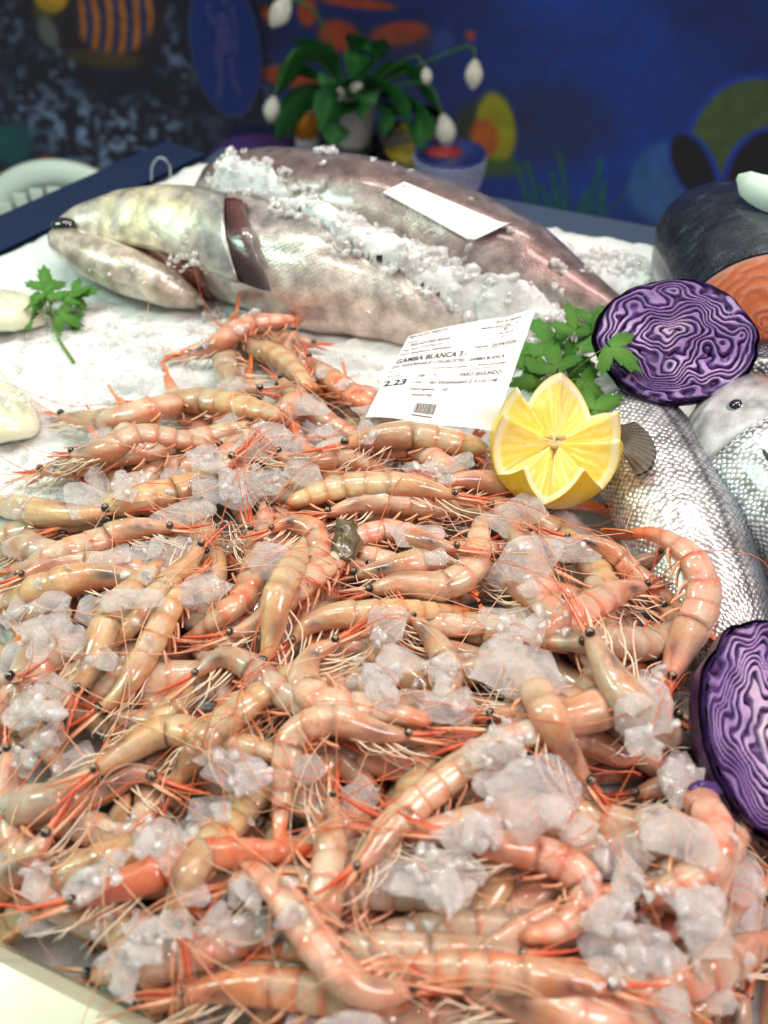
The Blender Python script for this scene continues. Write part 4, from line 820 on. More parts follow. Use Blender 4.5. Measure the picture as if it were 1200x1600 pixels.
# ---- ice chunks one can pick out: centre, width, height, turn, label
IC = [
 (440, 700, 90, 60, 10, 'ice lump over the bend of the pale shrimp by the label'), (380, 760, 95, 66, 30, 'clear ice heap in the upper middle of the pile'), (480, 640, 80, 46, 0, 'ice flake between the back shrimp and the label'), (300, 850, 80, 40, 0, 'thin ice sheet above the yellow long-legged shrimp'), (80, 940, 70, 40, 0, 'thin ice under the glossy left-edge shrimp'), (900, 950, 70, 50, 20, 'clear ice behind the bright red snout'), (1080, 1400, 80, 60, 20, 'pinkish ice right of the smooth pink shrimp'), (480, 1200, 50, 60, 60, 'ice inside the large hooked shrimp'),
 (20, 1030, 70, 60, 20, 'ice lump at left edge under the dark-eyed shrimp'), (90, 1075, 80, 50, -15, 'clear ice left of the large head-down yellow shrimp'), (110, 1190, 90, 60, 10, 'ice bed below the loose left-edge pieces'), (20, 960, 60, 50, 40, 'small ice lump under the shrimp reaching from left edge'), (170, 870, 80, 46, 0, 'clear ice left of the broad lump above the long shrimp'), (290, 800, 90, 50, 20, 'ice between the frayed-leg shrimp and the hanging orange one'), (470, 740, 70, 44, -10, 'ice wedge touching the long straight shrimp tail'), (380, 650, 80, 40, 0, 'ice flake above the broad lump in the back left'), (330, 680, 70, 44, 15, 'clear ice beside the slender shrimp with clear eye'),
 (600, 637, 105, 62, 0, 'ice lump covering the lower left corner of the paper label'), (505, 682, 95, 45, 10, 'flat ice flake left below the paper label'), (412, 690, 105, 75, 0, 'broad ice lump left of the shrimp under the label'),
 (145, 785, 78, 110, 60, 'tall clear ice flake over the bulb-shaped shrimp'), (156, 685, 48, 42, 0, 'small glassy ice piece on the slender left shrimp'), (318, 712, 50, 60, 70, 'glassy ice piece above the yellow arching shrimp'),
 (255, 560, 75, 55, -20, 'ice flake beside the shrimp nearest the hake'), (200, 600, 95, 45, 25, 'low ice flake at the back left of the heap'), (320, 598, 90, 40, 0, 'ice flake under the grey-backed curled shrimp'), (540, 558, 90, 66, 0, 'wet ice lump touching the left side of the label'),
 (655, 836, 92, 50, -12, 'clear ice chip in the centre, larger of the pair'), (680, 872, 46, 32, 0, 'clear ice chip in the centre, smaller of the pair'), (808, 800, 112, 72, 20, 'cloudy ice block just below the lemon'), (818, 880, 105, 120, 70, 'large ice slab pointing down below the lemon'),
 (898, 858, 82, 56, -15, 'clear ice piece among orange legs right of lemon'), (432, 880, 62, 112, 85, 'upright ice piece inside the orange hooked shrimp'), (318, 922, 100, 72, 30, 'clear ice slab beside the head-up orange shrimp'), (600, 975, 78, 72, -30, 'pentagonal ice chip under the U-shaped shrimp'),
 (625, 1032, 46, 82, 80, 'narrow ice chip right of the C-curled shrimp'), (592, 1065, 60, 52, 0, 'rough ice piece inside the C-curled shrimp'), (690, 1108, 56, 122, 80, 'long upright ice sliver left of the largest block'), (803, 1052, 150, 98, -8, 'largest smooth ice block at the right of centre'),
 (800, 982, 108, 62, -20, 'flat ice piece on top of the largest block'), (1010, 1112, 98, 104, 50, 'round crusty ice chunk near the lower cabbage'), (832, 1238, 128, 150, 70, 'big grainy ice block in the lower right'), (768, 1180, 76, 60, 0, 'ice lump above left of the grainy block'),
 (725, 1292, 105, 66, 10, 'low rough ice left of the grainy block'), (626, 1372, 52, 158, 85, 'tall narrow ice sliver in the lower middle'), (697, 1372, 92, 128, 80, 'thick ice piece joined to the tall narrow sliver'), (1058, 1302, 118, 96, -15, 'rounded ice dome on the pink curled shrimp'),
 (1070, 1207, 74, 60, 0, 'rough ice lump touching the lower cabbage'), (962, 1345, 120, 66, 10, 'icy crust below the clear-eyed shrimp'), (955, 1425, 76, 72, -30, 'translucent ice piece right of the hooked pale shrimp'), (1010, 1480, 66, 88, 70, 'ice sliver at the lower right of the heap'),
 (1112, 1475, 62, 108, 75, 'wedge-shaped ice piece at the lower right'), (1165, 1362, 56, 62, 0, 'small oval ice piece at the right edge'), (1170, 1430, 60, 70, 40, 'ice piece at the right edge above the pink shrimp'), (1040, 1575, 60, 62, 0, 'ice piece at the bottom beyond the red snout'),
 (215, 1482, 112, 68, 20, 'clear ice flake near the white front rim'), (58, 1440, 58, 72, 60, 'ice lump in the lower left corner'), (145, 1372, 120, 46, 35, 'flat clear ice plate above the red-orange shrimp'), (375, 1205, 105, 80, 0, 'ice lump under the arched yellow shrimp'),
 (330, 1268, 92, 52, 15, 'ice piece left of the hanging orange tail'), (232, 1318, 62, 56, 0, 'ice lump under the down-pointing orange snout'), (75, 1150, 66, 52, 30, 'loose ice piece at left edge, nearest of three'), (30, 1190, 50, 60, 0, 'loose ice piece at left edge, lowest of three'), (28, 1120, 60, 46, 20, 'loose ice piece at left edge, highest of three'),
 (60, 985, 90, 56, 10, 'clear ice lump under the long left-edge shrimp'), (130, 1010, 84, 66, -20, 'bubbly ice lump left of the thin yellow shrimp'), (205, 935, 96, 48, 15, 'flat ice between the two yellow shrimp on the left'), (245, 868, 105, 56, 0, 'broad ice lump above the long left-edge shrimp'),
 (345, 768, 100, 60, -10, 'ice mass right of the yellow arching shrimp'), (420, 752, 92, 58, 15, 'ice mass left of the long straight shrimp'), (655, 735, 60, 30, 0, 'thin ice film on the round-backed shrimp'), (715, 722, 62, 36, 10, 'glassy ice piece under the label edge'), (560, 1245, 70, 60, 20, 'ice under the legs of the large hooked shrimp'),
 (800, 515, 80, 50, 0, 'smooth ice mound behind the right of the label'), (300, 1400, 62, 40, 0, 'ice beside the orange-bearded shrimp'), (390, 1450, 90, 60, 0, 'pink-tinged ice left of the elbow-bent shrimp'), (870, 1265, 60, 60, 0, 'ice chip overlapping the grainy block'), (905, 1300, 66, 46, 30, 'rough ice below the clear-eyed shrimp'),
 (1120, 1560, 66, 60, 0, 'ice near the bottom right corner'), (560, 1598, 120, 36, 0, 'ice showing along the bottom edge'), (470, 1600, 60, 30, 0, 'small ice lump on the bottom edge'), (330, 1180, 50, 36, 0, 'small ice lump beneath the arched yellow shrimp'),
]
# ---- buried shrimp that fill the heap
FILL = []; fr = random.Random(21); nfill = 0; tries = 0; used = []
while nfill < 160 and tries < 3000:
    tries += 1; x, y = fr.uniform(-40, 1230), fr.uniform(510, 1640)
    if not in_poly(np.array(x), np.array(y), PILE): continue
    sc = pxcm(x, y)*.10
    if any(math.hypot(x-a, (y-b)*1.3) < sc*.15 for a, b in used): continue
    used.append((x, y)); an = fr.uniform(0, 2*math.pi); cu = fr.choice((-1, 1))*fr.uniform(.3, 1.3)
    pts = []; a = an-cu/2; q = np.array([x, y]); st = sc*.30*.95
    q = q-1.5*st*np.array([math.cos(an), math.sin(an)*.75])
    for i in range(4):
        pts.append((float(q[0]), float(q[1]))); q = q+st*np.array([math.cos(a+cu*i/3), math.sin(a+cu*i/3)*.75])
    if not all(in_poly(np.array(p_[0]), np.array(p_[1]), PILE) for p_ in (pts[0], pts[-1])): continue
    FILL.append((pts, 'L' if cu > 0 else 'R', fr.choice('pywwgpp'))); nfill += 1
# ---- shrimp one can pick out, lowest first: path from eye to tail base, dorsal side, tint, label
RED = {'bright red-orange shrimp with white feelers at lower left': .45}
NEAR = [(a[0], a[1], a[5]) for a in IC]+[(p_[len(p_)//2][0], p_[len(p_)//2][1], l_) for p_, a_, b_, l_ in SH]
def near_label(start, x, y, taken):
    for d, l_ in sorted((math.hypot(x-a, y-b), l_) for a, b, l_ in NEAR):
        lab = start+' '+l_
        if d < 170 and l_ not in taken and len(lab.split()) <= 16: taken.add(l_); return lab
    return None
taken = set(); taken3 = set(); taken4 = set(); taken5 = set()
for pts, sd, ti in FILL:
    x, y = np.mean(pts, 0); lab = near_label('pale shrimp buried beneath the', x, y, taken) or near_label('half-hidden pale shrimp beside the', x, y, taken3) or near_label('shrimp partly covered near the', x, y, taken4) or 'pale shrimp mostly buried beneath the others in the heap'
    shrimp(pts, sd, ti, lab, 'buried shrimp under the heap', full=False, cap=.040)
for pts, sd, ti, lab in SH:
    shrimp(pts, sd, ti, lab, 'shrimp lying on the heap', red=RED.get(lab, 0.0), ext='t')
# lone orange tails sticking out sideways
# ================================================================== ICE CHUNKS
def ice_variant(seed, sub=2):
    r = random.Random(seed); bm = bmesh.new()
    for _ in range(13):
        a = r.uniform(0, 2*math.pi); q = r.uniform(.55, 1)
        bm.verts.new((math.cos(a)*q, math.sin(a)*q*r.uniform(.7, 1), r.uniform(-.32, .32)))
    g = bmesh.ops.convex_hull(bm, input=bm.verts); bmesh.ops.delete(bm, geom=[x for x in g['geom_interior'] if isinstance(x, bmesh.types.BMVert)], context='VERTS')
    bmesh.ops.subdivide_edges(bm, edges=bm.edges[:], cuts=3 if sub == 2 else 1, use_grid_fill=True); bmesh.ops.triangulate(bm, faces=bm.faces[:])
    for _ in range(1): bmesh.ops.smooth_vert(bm, verts=bm.verts[:], factor=.4, use_axis_x=True, use_axis_y=True, use_axis_z=True)
    o = Vector((r.uniform(0, 50), r.uniform(0, 50), r.uniform(0, 50)))
    for v in bm.verts:
        n = mnoise.noise_vector(v.co*1.9+o)*.17+mnoise.noise_vector(v.co*5+o)*.035; v.co += Vector((n.x, n.y, n.z*.7))
    me = bpy.data.meshes.new('ice_chunk'); bm.to_mesh(me); bm.free(); me.materials.append(M['ice'])
    me.polygons.foreach_set('use_smooth', np.ones(len(me.polygons), bool)); me.set_sharp_from_angle(angle=math.radians(34)); return me
ICEV = [ice_variant(100+k) for k in range(16)]
ir = random.Random(5)
def chunk(px, py, wpx, hpx, rot=0, label=None, group='ice chunks on the shrimp', th=.5, tilt=None, lift=0.0):
    sc = pxcm(px, py); hw = wpx/2/sc*1.2; hh = hpx/2/sc*1.3
    d = hw*.5; p = on_pile(px, py, 0.0)
    g = hm_disk(np.array([p[0]]), np.array([p[1]]), min(hw, hh)*.8)[0]+min(hw, hh)*.26+lift
    p = at(px, py, g); tocam = nrm(CAM-p)
    nz = nrm(np.array([0, 0, 1.])*1.0+tocam*(.75 if tilt is None else tilt)+np.array([ir.uniform(-.25, .25), ir.uniform(-.2, .2), 0]))
    x = nrm(np.array([math.cos(math.radians(rot)), math.sin(math.radians(rot)), 0]))
    x = nrm(x-(x@nz)*nz); y = np.cross(nz, x)
    zt = max(.0035, min(hw, hh)*th)
    m_ = np.eye(4); m_[:3, 0] = x*hw; m_[:3, 1] = y*hh; m_[:3, 2] = nz*zt; m_[:3, 3] = p
    o = inst('ice_chunk', ir.choice(ICEV), m_.tolist()); tag(o, label, 'ice', group)
    stamp(np.array([p]), [min(hw, hh)*.8], .35)
    return o
for a in IC: chunk(*a)
# small loose chips, then the finest grains as one mass
ZON = [(400, 725, 95, 60), (330, 765, 80, 40), (160, 760, 90, 40), (240, 872, 130, 34), (120, 985, 110, 60), (45, 1150, 60, 80), (330, 1240, 80, 70), (230, 1310, 60, 40), (110, 1385, 80, 40), (520, 690, 80, 30), (550, 575, 50, 40), (830, 990, 60, 40), (850, 850, 70, 80), (975, 1400, 60, 90), (1110, 1440, 80, 110), (720, 1305, 90, 50), (670, 1400, 60, 70), (590, 1060, 50, 40), (780, 1180, 50, 50), (1060, 1210, 50, 40), (200, 1480, 90, 50), (400, 1440, 70, 60), (1010, 1540, 80, 60), (300, 590, 90, 30), (640, 740, 80, 24), (700, 1080, 50, 60), (1030, 1110, 60, 70)]
taken2 = set()
for cx, cy, rx, ry in ZON:
    for k in range(4):
        a = ir.uniform(0, 6.28); q = math.sqrt(ir.random()); x, y = cx+rx*q*math.cos(a), cy+ry*q*math.sin(a); s = pxcm(x, y)*ir.uniform(.009, .019)
        chunk(x, y, s, s*ir.uniform(.6, 1), ir.uniform(0, 180), near_label('small ice chip beside the', x, y, taken2) or near_label('tiny ice piece near the', x, y, taken5) or 'small clear ice chip scattered among the shrimp', 'small ice chips', tilt=ir.uniform(.2, 1))
GV = []
for k in range(8):
    me = ice_variant(300+k, 1); GV.append((np.array([q.co[:] for q in me.vertices])*np.array([1, 1, 1.6]), np.array([list(q.vertices) for q in me.polygons]))); bpy.data.meshes.remove(me)
def grains(zones, smin, smax, label, mat, lift=.3):
    Vs, Fs, n = [], [], 0
    for cx, cy, rx, ry, cnt in zones:
        for _ in range(cnt):
            a = ir.uniform(0, 6.28); q = math.sqrt(ir.random()); p = on_pile(cx+rx*q*math.cos(a), cy+ry*q*math.sin(a), 0, 3)
            s = ir.uniform(smin, smax)*(1 if ir.random() < .8 else 1.5); z = float(hm(np.array([p[0]]), np.array([p[1]]))[0])+s*lift
            gv, gf = ir.choice(GV); R = np.array(Matrix.Rotation(ir.uniform(0, 6.28), 3, Vector((ir.uniform(-1, 1), ir.uniform(-1, 1), ir.uniform(-1, 1)))))
            Vs.append((gv*s)@R.T+np.array([p[0], p[1], z])); Fs.append(gf+n); n += len(gv)
    o = mk('crushed_ice', np.vstack(Vs), np.vstack(Fs), mat); tag(o, label, 'ice', kind='stuff')
grains([(cx, cy, rx*1.1, ry*1.1, 16) for cx, cy, rx, ry in ZON], .0014, .0034, 'fine crushed ice grains lodged between the shrimp', M['grain'])
grains([(200, 500, 190, 50, 260), (110, 590, 150, 60, 200), (40, 740, 60, 60, 90), (330, 470, 60, 20, 120), (280, 540, 60, 30, 80)], .0014, .0034, 'fine crushed ice grains on the white bed at left', M['grain'], -.1)
grains([(400, 308, 60, 18, 90), (480, 336, 60, 18, 110), (570, 372, 70, 22, 130), (670, 420, 70, 22, 130), (760, 468, 60, 22, 110), (840, 510, 50, 36, 110), (350, 285, 30, 20, 60), (950, 410, 90, 22, 130), (350, 470, 50, 14, 90)], .002, .0048, 'coarse crushed ice grains heaped along the hakes', M['grain'])
feelers()
# ================================================================== LEMON
def lemon():
    c = on_pile(868, 712, .010); c = at(868, 690, max(.058, c[2])); R = .0325
    ax = nrm(nrm(CAM-c)*.34+np.array([0.05, 0, 1.0])*.8); xr = nrm(np.array([1., 0, 0])-ax[0]*ax); yr = np.cross(ax, xr)
    e = empty('lemon', (c[0], c[1], c[2]-R)); tag(e, 'half lemon cut into a zigzag crown with yellow pulp', 'lemon')
    K = 7; nth = K*2*14; th = np.arange(nth)*2*math.pi/nth; ph0 = .45
    tw_ = (th+ph0+.10*np.sin(th*2+1)+.07*np.sin(th*3))*K/(2*math.pi)
    tri = np.abs(tw_ % 1*2-1)              # 1 at petal points, 0 in valleys
    amp = np.array([1.0, .82, 1.12, .92, 1.06, .8, .96])[(np.floor(tw_+.5).astype(int)) % K]; rimz = -.30*R+.86*R*tri*(1+(amp-1)*sstep(0, .6, tri))                                     # height of the cut along the rind
    def surf_r(z): return R*np.sqrt(np.maximum(0, 1-(z/(R*1.12))**2))
    rimr = surf_r(rimz)
    # cut surface: fan from the centre
    nr = 40; q = np.linspace(0, 1, nr)[:, None]; zc = -.02*R
    rad = q*rimr[None, :]; z = zc+(rimz[None, :]-zc)*q
    n = fbm(th[None, :]*22+0*q, q*5, 3); n2 = fbm(th[None, :]*9, q*9+3, 3)
    dep = 1-q
    pith = sstep(.855, .90, q+.012*(n2-.5)*2)*np.ones_like(th)[None]; rind = sstep(.968, .985, q)*np.ones_like(th)[None]
    ves = .5+.5*np.sin(th[None, :]*60+6*n); mem = np.exp(-((((th[None, :]+ph0)*K/(2*math.pi)*1.0) % 1-.5)/.018)**2)*(q < .9)
    col = lerp(s2l((240, 220, 104)), s2l((253, 246, 196)), .95*ves*n); col = lerp(col, s2l((250, 236, 160)), .6*mem)
    col = lerp(col, s2l((250, 240, 190)), np.exp(-(q/.09)**2)*np.ones_like(th)[None]); col = lerp(col, s2l((250, 244, 214)), pith); col = lerp(col, s2l((240, 214, 50)), rind)
    z = z+(1-pith)*(.0010*(ves-.5)*n*2-.0012*sstep(.05, .2, q)); 
    P = c+rad[..., None]*(np.cos(th)[None, :, None]*xr+np.sin(th)[None, :, None]*yr)+z[..., None]*ax
    mk('pulp', P.reshape(-1, 3), grid_faces(nr, nth), M['lemon'], e, col.reshape(-1, 3))
    nz = 26; s = np.linspace(0, 1, nz)[:, None]; zlow = -1.10*R; Z = rimz[None, :]*(1-s)+zlow*s; rr = np.maximum(surf_r(Z), .0005)
    nip = np.exp(-((Z-zlow)/(.10*R))**2)*.004
    P = c+rr[..., None]*(np.cos(th)[None, :, None]*xr+np.sin(th)[None, :, None]*yr)+(Z-nip)[..., None]*ax
    nn = fbm(th[None, :]*6, s*6, 3); colr = lerp(s2l((242, 218, 60)), s2l((230, 196, 34)), nn)
    mk('rind', P.reshape(-1, 3), grid_faces(nz, nth)[:, ::1], M['lemon'], e, colr.reshape(-1, 3))
    for a, d in [(.6, .11), (2.6, .13), (4.4, .1)]:
        p = c+(xr*math.cos(a)+yr*math.sin(a))*R*d+ax*.0008; v, f = sphere(p, .0019, 10, 8, (1.3, .8, .8)); mk('pip', v, f, M['cut'], e, np.tile(s2l((206, 176, 110)), (len(v), 1)))
    stamp(np.array([c]), [R])
lemon()
# ================================================================== RED CABBAGE HALVES
def cabbage(c, nrmv, R, rx, ry, seed, label, depth=.85, spin=0.):
    z = nrm(nrmv); x = nrm(np.array([1., 0, 0])-z[0]*z); y = np.cross(z, x); x, y = x*math.cos(spin)+y*math.sin(spin), -x*math.sin(spin)+y*math.cos(spin)
    e = empty('red_cabbage', (c[0], c[1], c[2]-R)); tag(e, label, 'cabbage', 'cut red cabbage halves')
    nr, ns = 120, 300; q = np.linspace(.002, 1, nr)[:, None]; th = (np.arange(ns)*2*math.pi/ns)[None, :]
    X = q*np.cos(th); Y = q*np.sin(th); o = seed*7.3
    edge = 1+.075*(fbm(np.cos(th)*2+o, np.sin(th)*2+o, 3)-.5)*2
    fade = 1-sstep(.8, 1.0, q)*.75
    wx = X+fade*(.80*(fbm(X*1.9+o, Y*1.9, 2)-.5)+.24*(fbm(X*4.6+o, Y*4.6+3, 2)-.5)); wy = Y+fade*(.80*(fbm(X*1.9+40+o, Y*1.9+9, 2)-.5)+.24*(fbm(X*4.6+30, Y*4.6+o, 2)-.5))
    rr = np.hypot(wx*1.0, wy*1.12); ph = rr**1.25*9.0+1.3*fbm(X*2.4+o+5, Y*2.4, 2)+np.arctan2(wy, wx)/(2*math.pi)*1.0
    fr_ = ph % 1; tri = 1-np.abs(fr_*2-1); s = sstep(.16, .62, tri)
    thick = fbm(X*2.2+60+o, Y*2.2, 2); lite = sstep(.3, .9, tri)*(0.2+1.0*sstep(.42, .66, thick)*(1-.6*sstep(.5, 1, q))+.6*np.exp(-(rr/.3)**2))
    core = np.exp(-(((wx+.05)/.16)**2+((wy-.05)/.30)**2))
    pn = fbm(X*4+o+11, Y*4+2, 3)
    col = lerp(s2l((46, 26, 74)), s2l((96, 68, 132)), sstep(.06, .26, tri)); col = lerp(col, s2l((176, 152, 198)), np.clip(sstep(.40, .70, tri)*(.25+.9*sstep(.38, .66, thick)+.35*(pn-.5))*(1-.35*sstep(.6, 1, q)), 0, .92))
    col = lerp(col, s2l((222, 206, 218)), np.clip(core*sstep(.2, .5, tri)*1.0, 0, .85)); col = lerp(col, s2l((142, 112, 176)), .5*sstep(.5, .8, pn))
    col = lerp(col, s2l((62, 32, 96)), sstep(.955, .985, q)*np.ones_like(th)); gap = sstep(.12, .02, tri)*fade*sstep(.35, .55, pn); col = lerp(col, s2l((34, 16, 58)), gap*.9)
    hz = .0028*R/.042*(s-.6)-.0035*gap+.0016*(thick-.5)
    P = c+X[..., None]*edge[..., None]*rx*x+Y[..., None]*edge[..., None]*ry*y+hz[..., None]*z
    mk('cut_face', P.reshape(-1, 3), grid_faces(nr, ns), M['cabbage'], e, col.reshape(-1, 3))
    # domed outside made of overlapping leaves
    nd = 40; s2 = np.linspace(0, 1, nd)[:, None]; a = s2*math.pi/2
    nn = fbm(np.cos(th)*2.2+o+0*s2, np.sin(th)*2.2+s2*2, 4)
    veins = .5+.5*np.cos(th*11+3*nn); rad = np.cos(a)**.8*(1+.06*(nn-.5)+.012*veins*np.sin(a*2)); dz = -np.sin(a)*depth*R
    P = c+(rad*np.cos(th)*edge)[..., None]*rx*1.012*x+(rad*np.sin(th)*edge)[..., None]*ry*1.012*y+(dz-.0004)[..., None]*z
    col = lerp(s2l((52, 32, 78)), s2l((84, 58, 108)), sstep(.3, .75, nn)); col = lerp(col, s2l((120, 98, 140)), .25*sstep(.9, 1, veins)*np.ones_like(nn))
    mk('heart', P.reshape(-1, 3), grid_faces(nd, ns)[:, ::-1], M['leaf'], e, col.reshape(-1, 3))
    for k in range(5):                                       # loose outer leaves
        t0 = k*2*math.pi/5+seed; wdt = 1.05; m_ = 26; n_ = 20
        tt = np.linspace(t0-wdt/2-.12, t0+wdt/2+.12, m_)[None, :]; ss = np.linspace(.05, .95, n_)[:, None]; aa = ss*math.pi/2
        ed = 1+.075*(fbm(np.cos(tt)*2+o, np.sin(tt)*2+o, 3)-.5)*2; ed_ = np.minimum((tt-tt.min()), (tt.max()-tt))/.3; cr = 1.025+.012*(k % 3)+.02*fbm(tt*3+k, ss*4, 2)+.012*(1-sstep(0, 1, ed_))
        rad = np.cos(aa)**.8*cr; P = c+(rad*np.cos(tt)*ed)[..., None]*rx*1.01*x+(rad*np.sin(tt)*ed)[..., None]*ry*1.01*y+(-np.sin(aa)*depth*R*1.02*np.ones_like(tt))[..., None]*z
        nn = fbm(tt*5+k*3, ss*5, 3); col = lerp(s2l((48, 28, 72)), s2l((96, 70, 118)), sstep(.35, .8, nn)); col = lerp(col, s2l((140, 118, 156)), .5*np.exp(-((tt-t0)/.03)**2)*np.ones_like(ss))
        top = P.reshape(-1, 3); ctr = c-z*depth*R*.4; bot = top+nrm(ctr-top)*.0007; f1 = grid_faces(n_, m_, False)[:, ::-1]
        mk('outer_leaf', np.vstack([top, bot]), np.vstack([f1, f1[:, ::-1]+len(top)]), M['leaf'], e, np.vstack([col.reshape(-1, 3)]*2))
    stamp(np.array([c-z*R*.3]), [R*.8])
c1 = at(1055, 530, .075); tc = nrm(CAM-c1)
cabbage(c1, tc*.8+np.array([.02, 0, .55]), .038, .0395, .0345, 1, 'halved red cabbage resting on fish beside the salmon', spin=-.25)
c2 = at(1222, 1135, .052); tc = nrm(CAM-c2)
cabbage(c2, tc*.8+np.array([.55, -.05, .35]), .040, .030, .041, 2, 'halved red cabbage at the right edge in front of sea bass', .75)
v, f = sphere(on_pile(1100, 1232, .001), .004, 10, 8, (1.4, .7, .35)); v = v+RNG.normal(0, .0005, v.shape)
o = mk_own('cabbage_shred', v, f, M['leaf'], v.mean(0), cols=np.tile(s2l((70, 40, 110)), (len(v), 1))); tag(o, 'torn purple scrap under the lower cabbage half', 'cabbage')
# ================================================================== PARSLEY
def parsley_leaf(seed):
    r = random.Random(seed); out = []
    for base_a, sc_ in ((-1.15, .8), (-.0, 1.0), (1.15, .8)):
        lob = []
        for da, q in ((-.52, .42), (-.42, .66), (-.34, .62), (-.24, .90), (-.14, .84), (0, 1.08), (.14, .84), (.24, .90), (.34, .62), (.42, .66), (.52, .42)):
            lob.append((base_a+da, q*sc_*r.uniform(.92, 1.06)))
        out += lob
    out = [(-2.4, .12)]+out+[(2.4, .12)]
    pts = np.array([(math.sin(a)*q, math.cos(a)*q) for a, q in out]); ctr = np.array([[0, .12]])
    V_ = []; F_ = []
    m_ = len(pts); rings = [0, .45, .8, 1]
    for q in rings: V_.append(ctr+(pts-ctr)*max(q, .01))
    V2 = np.vstack(V_); 
    z = .18*np.cos(np.arctan2(V2[:, 0], V2[:, 1]+.2)*5)*np.hypot(V2[:, 0], V2[:, 1])*.5-.35*np.hypot(V2[:, 0], V2[:, 1])**2+.1*np.abs(V2[:, 0])
    V3 = np.c_[V2, z]; F_ = grid_faces(len(rings), m_, False)
    rr = np.repeat(rings, m_); col = lerp(s2l((104, 164, 58)), s2l((72, 136, 46)), rr); col = lerp(col, s2l((112, 160, 70)), (rr < .1)*.6)
    bot = V3-[0, 0, .02]
    return np.vstack([V3, bot]), np.vstack([F_, F_[:, ::-1]+len(V3)]), np.vstack([col, col*.9])
PL = []
for k in range(4):
    v, f, c = parsley_leaf(k); PL.append(mesh_data('leaf', v, f, M['parsley'], c))
pr = random.Random(9)
def parsley(label, stem, leaves, lift=.004, green=(112, 150, 60)):
    S = catmull(np.array([on_pile(x, y, l) for x, y, l in stem]), 24)
    e = empty('parsley_sprig', S[0]); tag(e, label, 'parsley', 'parsley sprigs')
    vt, ft = tube(S, np.linspace(.0011, .0007, 24), 6); mk('stem', vt, ft, M['parsley'], e, np.tile(s2l(green), (len(vt), 1)))
    for x, y, l, size, ang in leaves:
        size *= 1.25
        p = on_pile(x, y, l); j = np.argmin(np.hypot(*(S[:, :2]-p[:2]).T)); a = S[min(j+0, 23)]
        up_ = nrm(np.array([pr.uniform(-.6, .6), -.45+pr.uniform(-.5, .4), 1.])); d = np.array([math.cos(math.radians(ang)), math.sin(math.radians(ang)), pr.uniform(-.1, .3)]); 
        st = catmull([a, (a+p)/2+np.array([0, 0, .003]), p], 8); vt, ft = tube(st, np.linspace(.0007, .0004, 8), 5); mk('stalk', vt, ft, M['parsley'], e, np.tile(s2l(green), (len(vt), 1)))
        d = nrm(d-(d@up_)*up_); M4 = np.eye(4); M4[:3, 1] = d*size; M4[:3, 2] = up_*size; M4[:3, 0] = np.cross(d, up_)*size; M4[:3, 3] = p
        inst('leaf', pr.choice(PL), M4.tolist(), e)
parsley('small parsley sprig lying on white ice beside the squid', [(115, 566, .002), (92, 530, .004), (82, 500, .008), (78, 470, .010)],
        [(75, 470, .012, .016, 95), (60, 485, .010, .016, 150), (48, 492, .008, .012, 200), (98, 470, .012, .015, 40), (115, 462, .010, .014, 20), (90, 492, .012, .013, -20), (72, 452, .012, .015, 110), (105, 490, .008, .012, -40), (62, 468, .012, .014, 130)])
parsley('large parsley sprig between lemon, paper label and cabbage', [(865, 612, .008), (872, 575, .020), (890, 545, .028), (925, 522, .034)],
        [(848, 592, .022, .016, 200), (852, 560, .028, .018, 150), (880, 600, .022, .016, -60), (888, 572, .030, .019, 20), (905, 548, .034, .019, 60), (868, 540, .032, .018, 120), (932, 530, .036, .020, 15), (958, 520, .038, .019, -5), (930, 508, .036, .017, 60), (908, 592, .022, .016, -30), (838, 575, .024, .014, 170), (860, 612, .016, .016, 240), (898, 522, .034, .016, 100), (895, 612, .018, .015, -80), (950, 540, .034, .016, -40), (870, 578, .030, .017, 90)])
parsley('parsley leaf tip poking out right of the lemon', [(900, 660, .004), (912, 650, .006), (922, 643, .007)], [(922, 643, .008, .015, 30), (912, 652, .007, .012, -20)])
# ================================================================== PAPER LABELS
def patch(corn, bulge, nu=40, nv=30):
    TL, TR, BR, BL = [np.array(q) for q in corn]
    n = nrm(np.cross(TR-TL, TL-BL)); n = n if n[2] > 0 else -n
    def S(u, v):
        u = np.asarray(u, float)[..., None]; v = np.asarray(v, float)[..., None]
        return TL*(1-u)*(1-v)+TR*u*(1-v)+BR*u*v+BL*(1-u)*v+n*bulge(u, v)
    return S, n
def sheet(name, S, n, parent, thick=.00022, nu=40, nv=30):
    uu, vv = np.meshgrid(np.linspace(0, 1, nu), np.linspace(0, 1, nv), indexing='ij'); P = S(uu, vv).reshape(-1, 3); f = grid_faces(nu, nv, False)
    return mk(name, np.vstack([P, P-n*thick]), np.vstack([f[:, ::-1], f+len(P)]), M['paper'], parent)
def text_on(S, n, parent, s, u, v, hgt, wscale=1.0, aspect=1.0, bold=0.0, wid=None):
    cu = bpy.data.curves.new('txt', 'FONT'); cu.body = s; cu.size = 1; cu.offset = bold+.02; cu.resolution_u = 2
    o = bpy.data.objects.new('txt', cu); C.objects.link(o); dg = bpy.context.evaluated_depsgraph_get(); me = bpy.data.meshes.new_from_object(o.evaluated_get(dg))
    V_ = np.array([q.co[:] for q in me.vertices]); F_ = [list(q.vertices) for q in me.polygons]; bpy.data.objects.remove(o); bpy.data.curves.remove(cu); bpy.data.meshes.remove(me)
    w = V_[:, 0].max(); k = (wid/w) if wid else hgt*aspect*wscale
    P = S(u+V_[:, 0]*k, v-V_[:, 1]*hgt)+n*.00016
    mk('print', P, F_, M['ink'], parent, smooth=False)
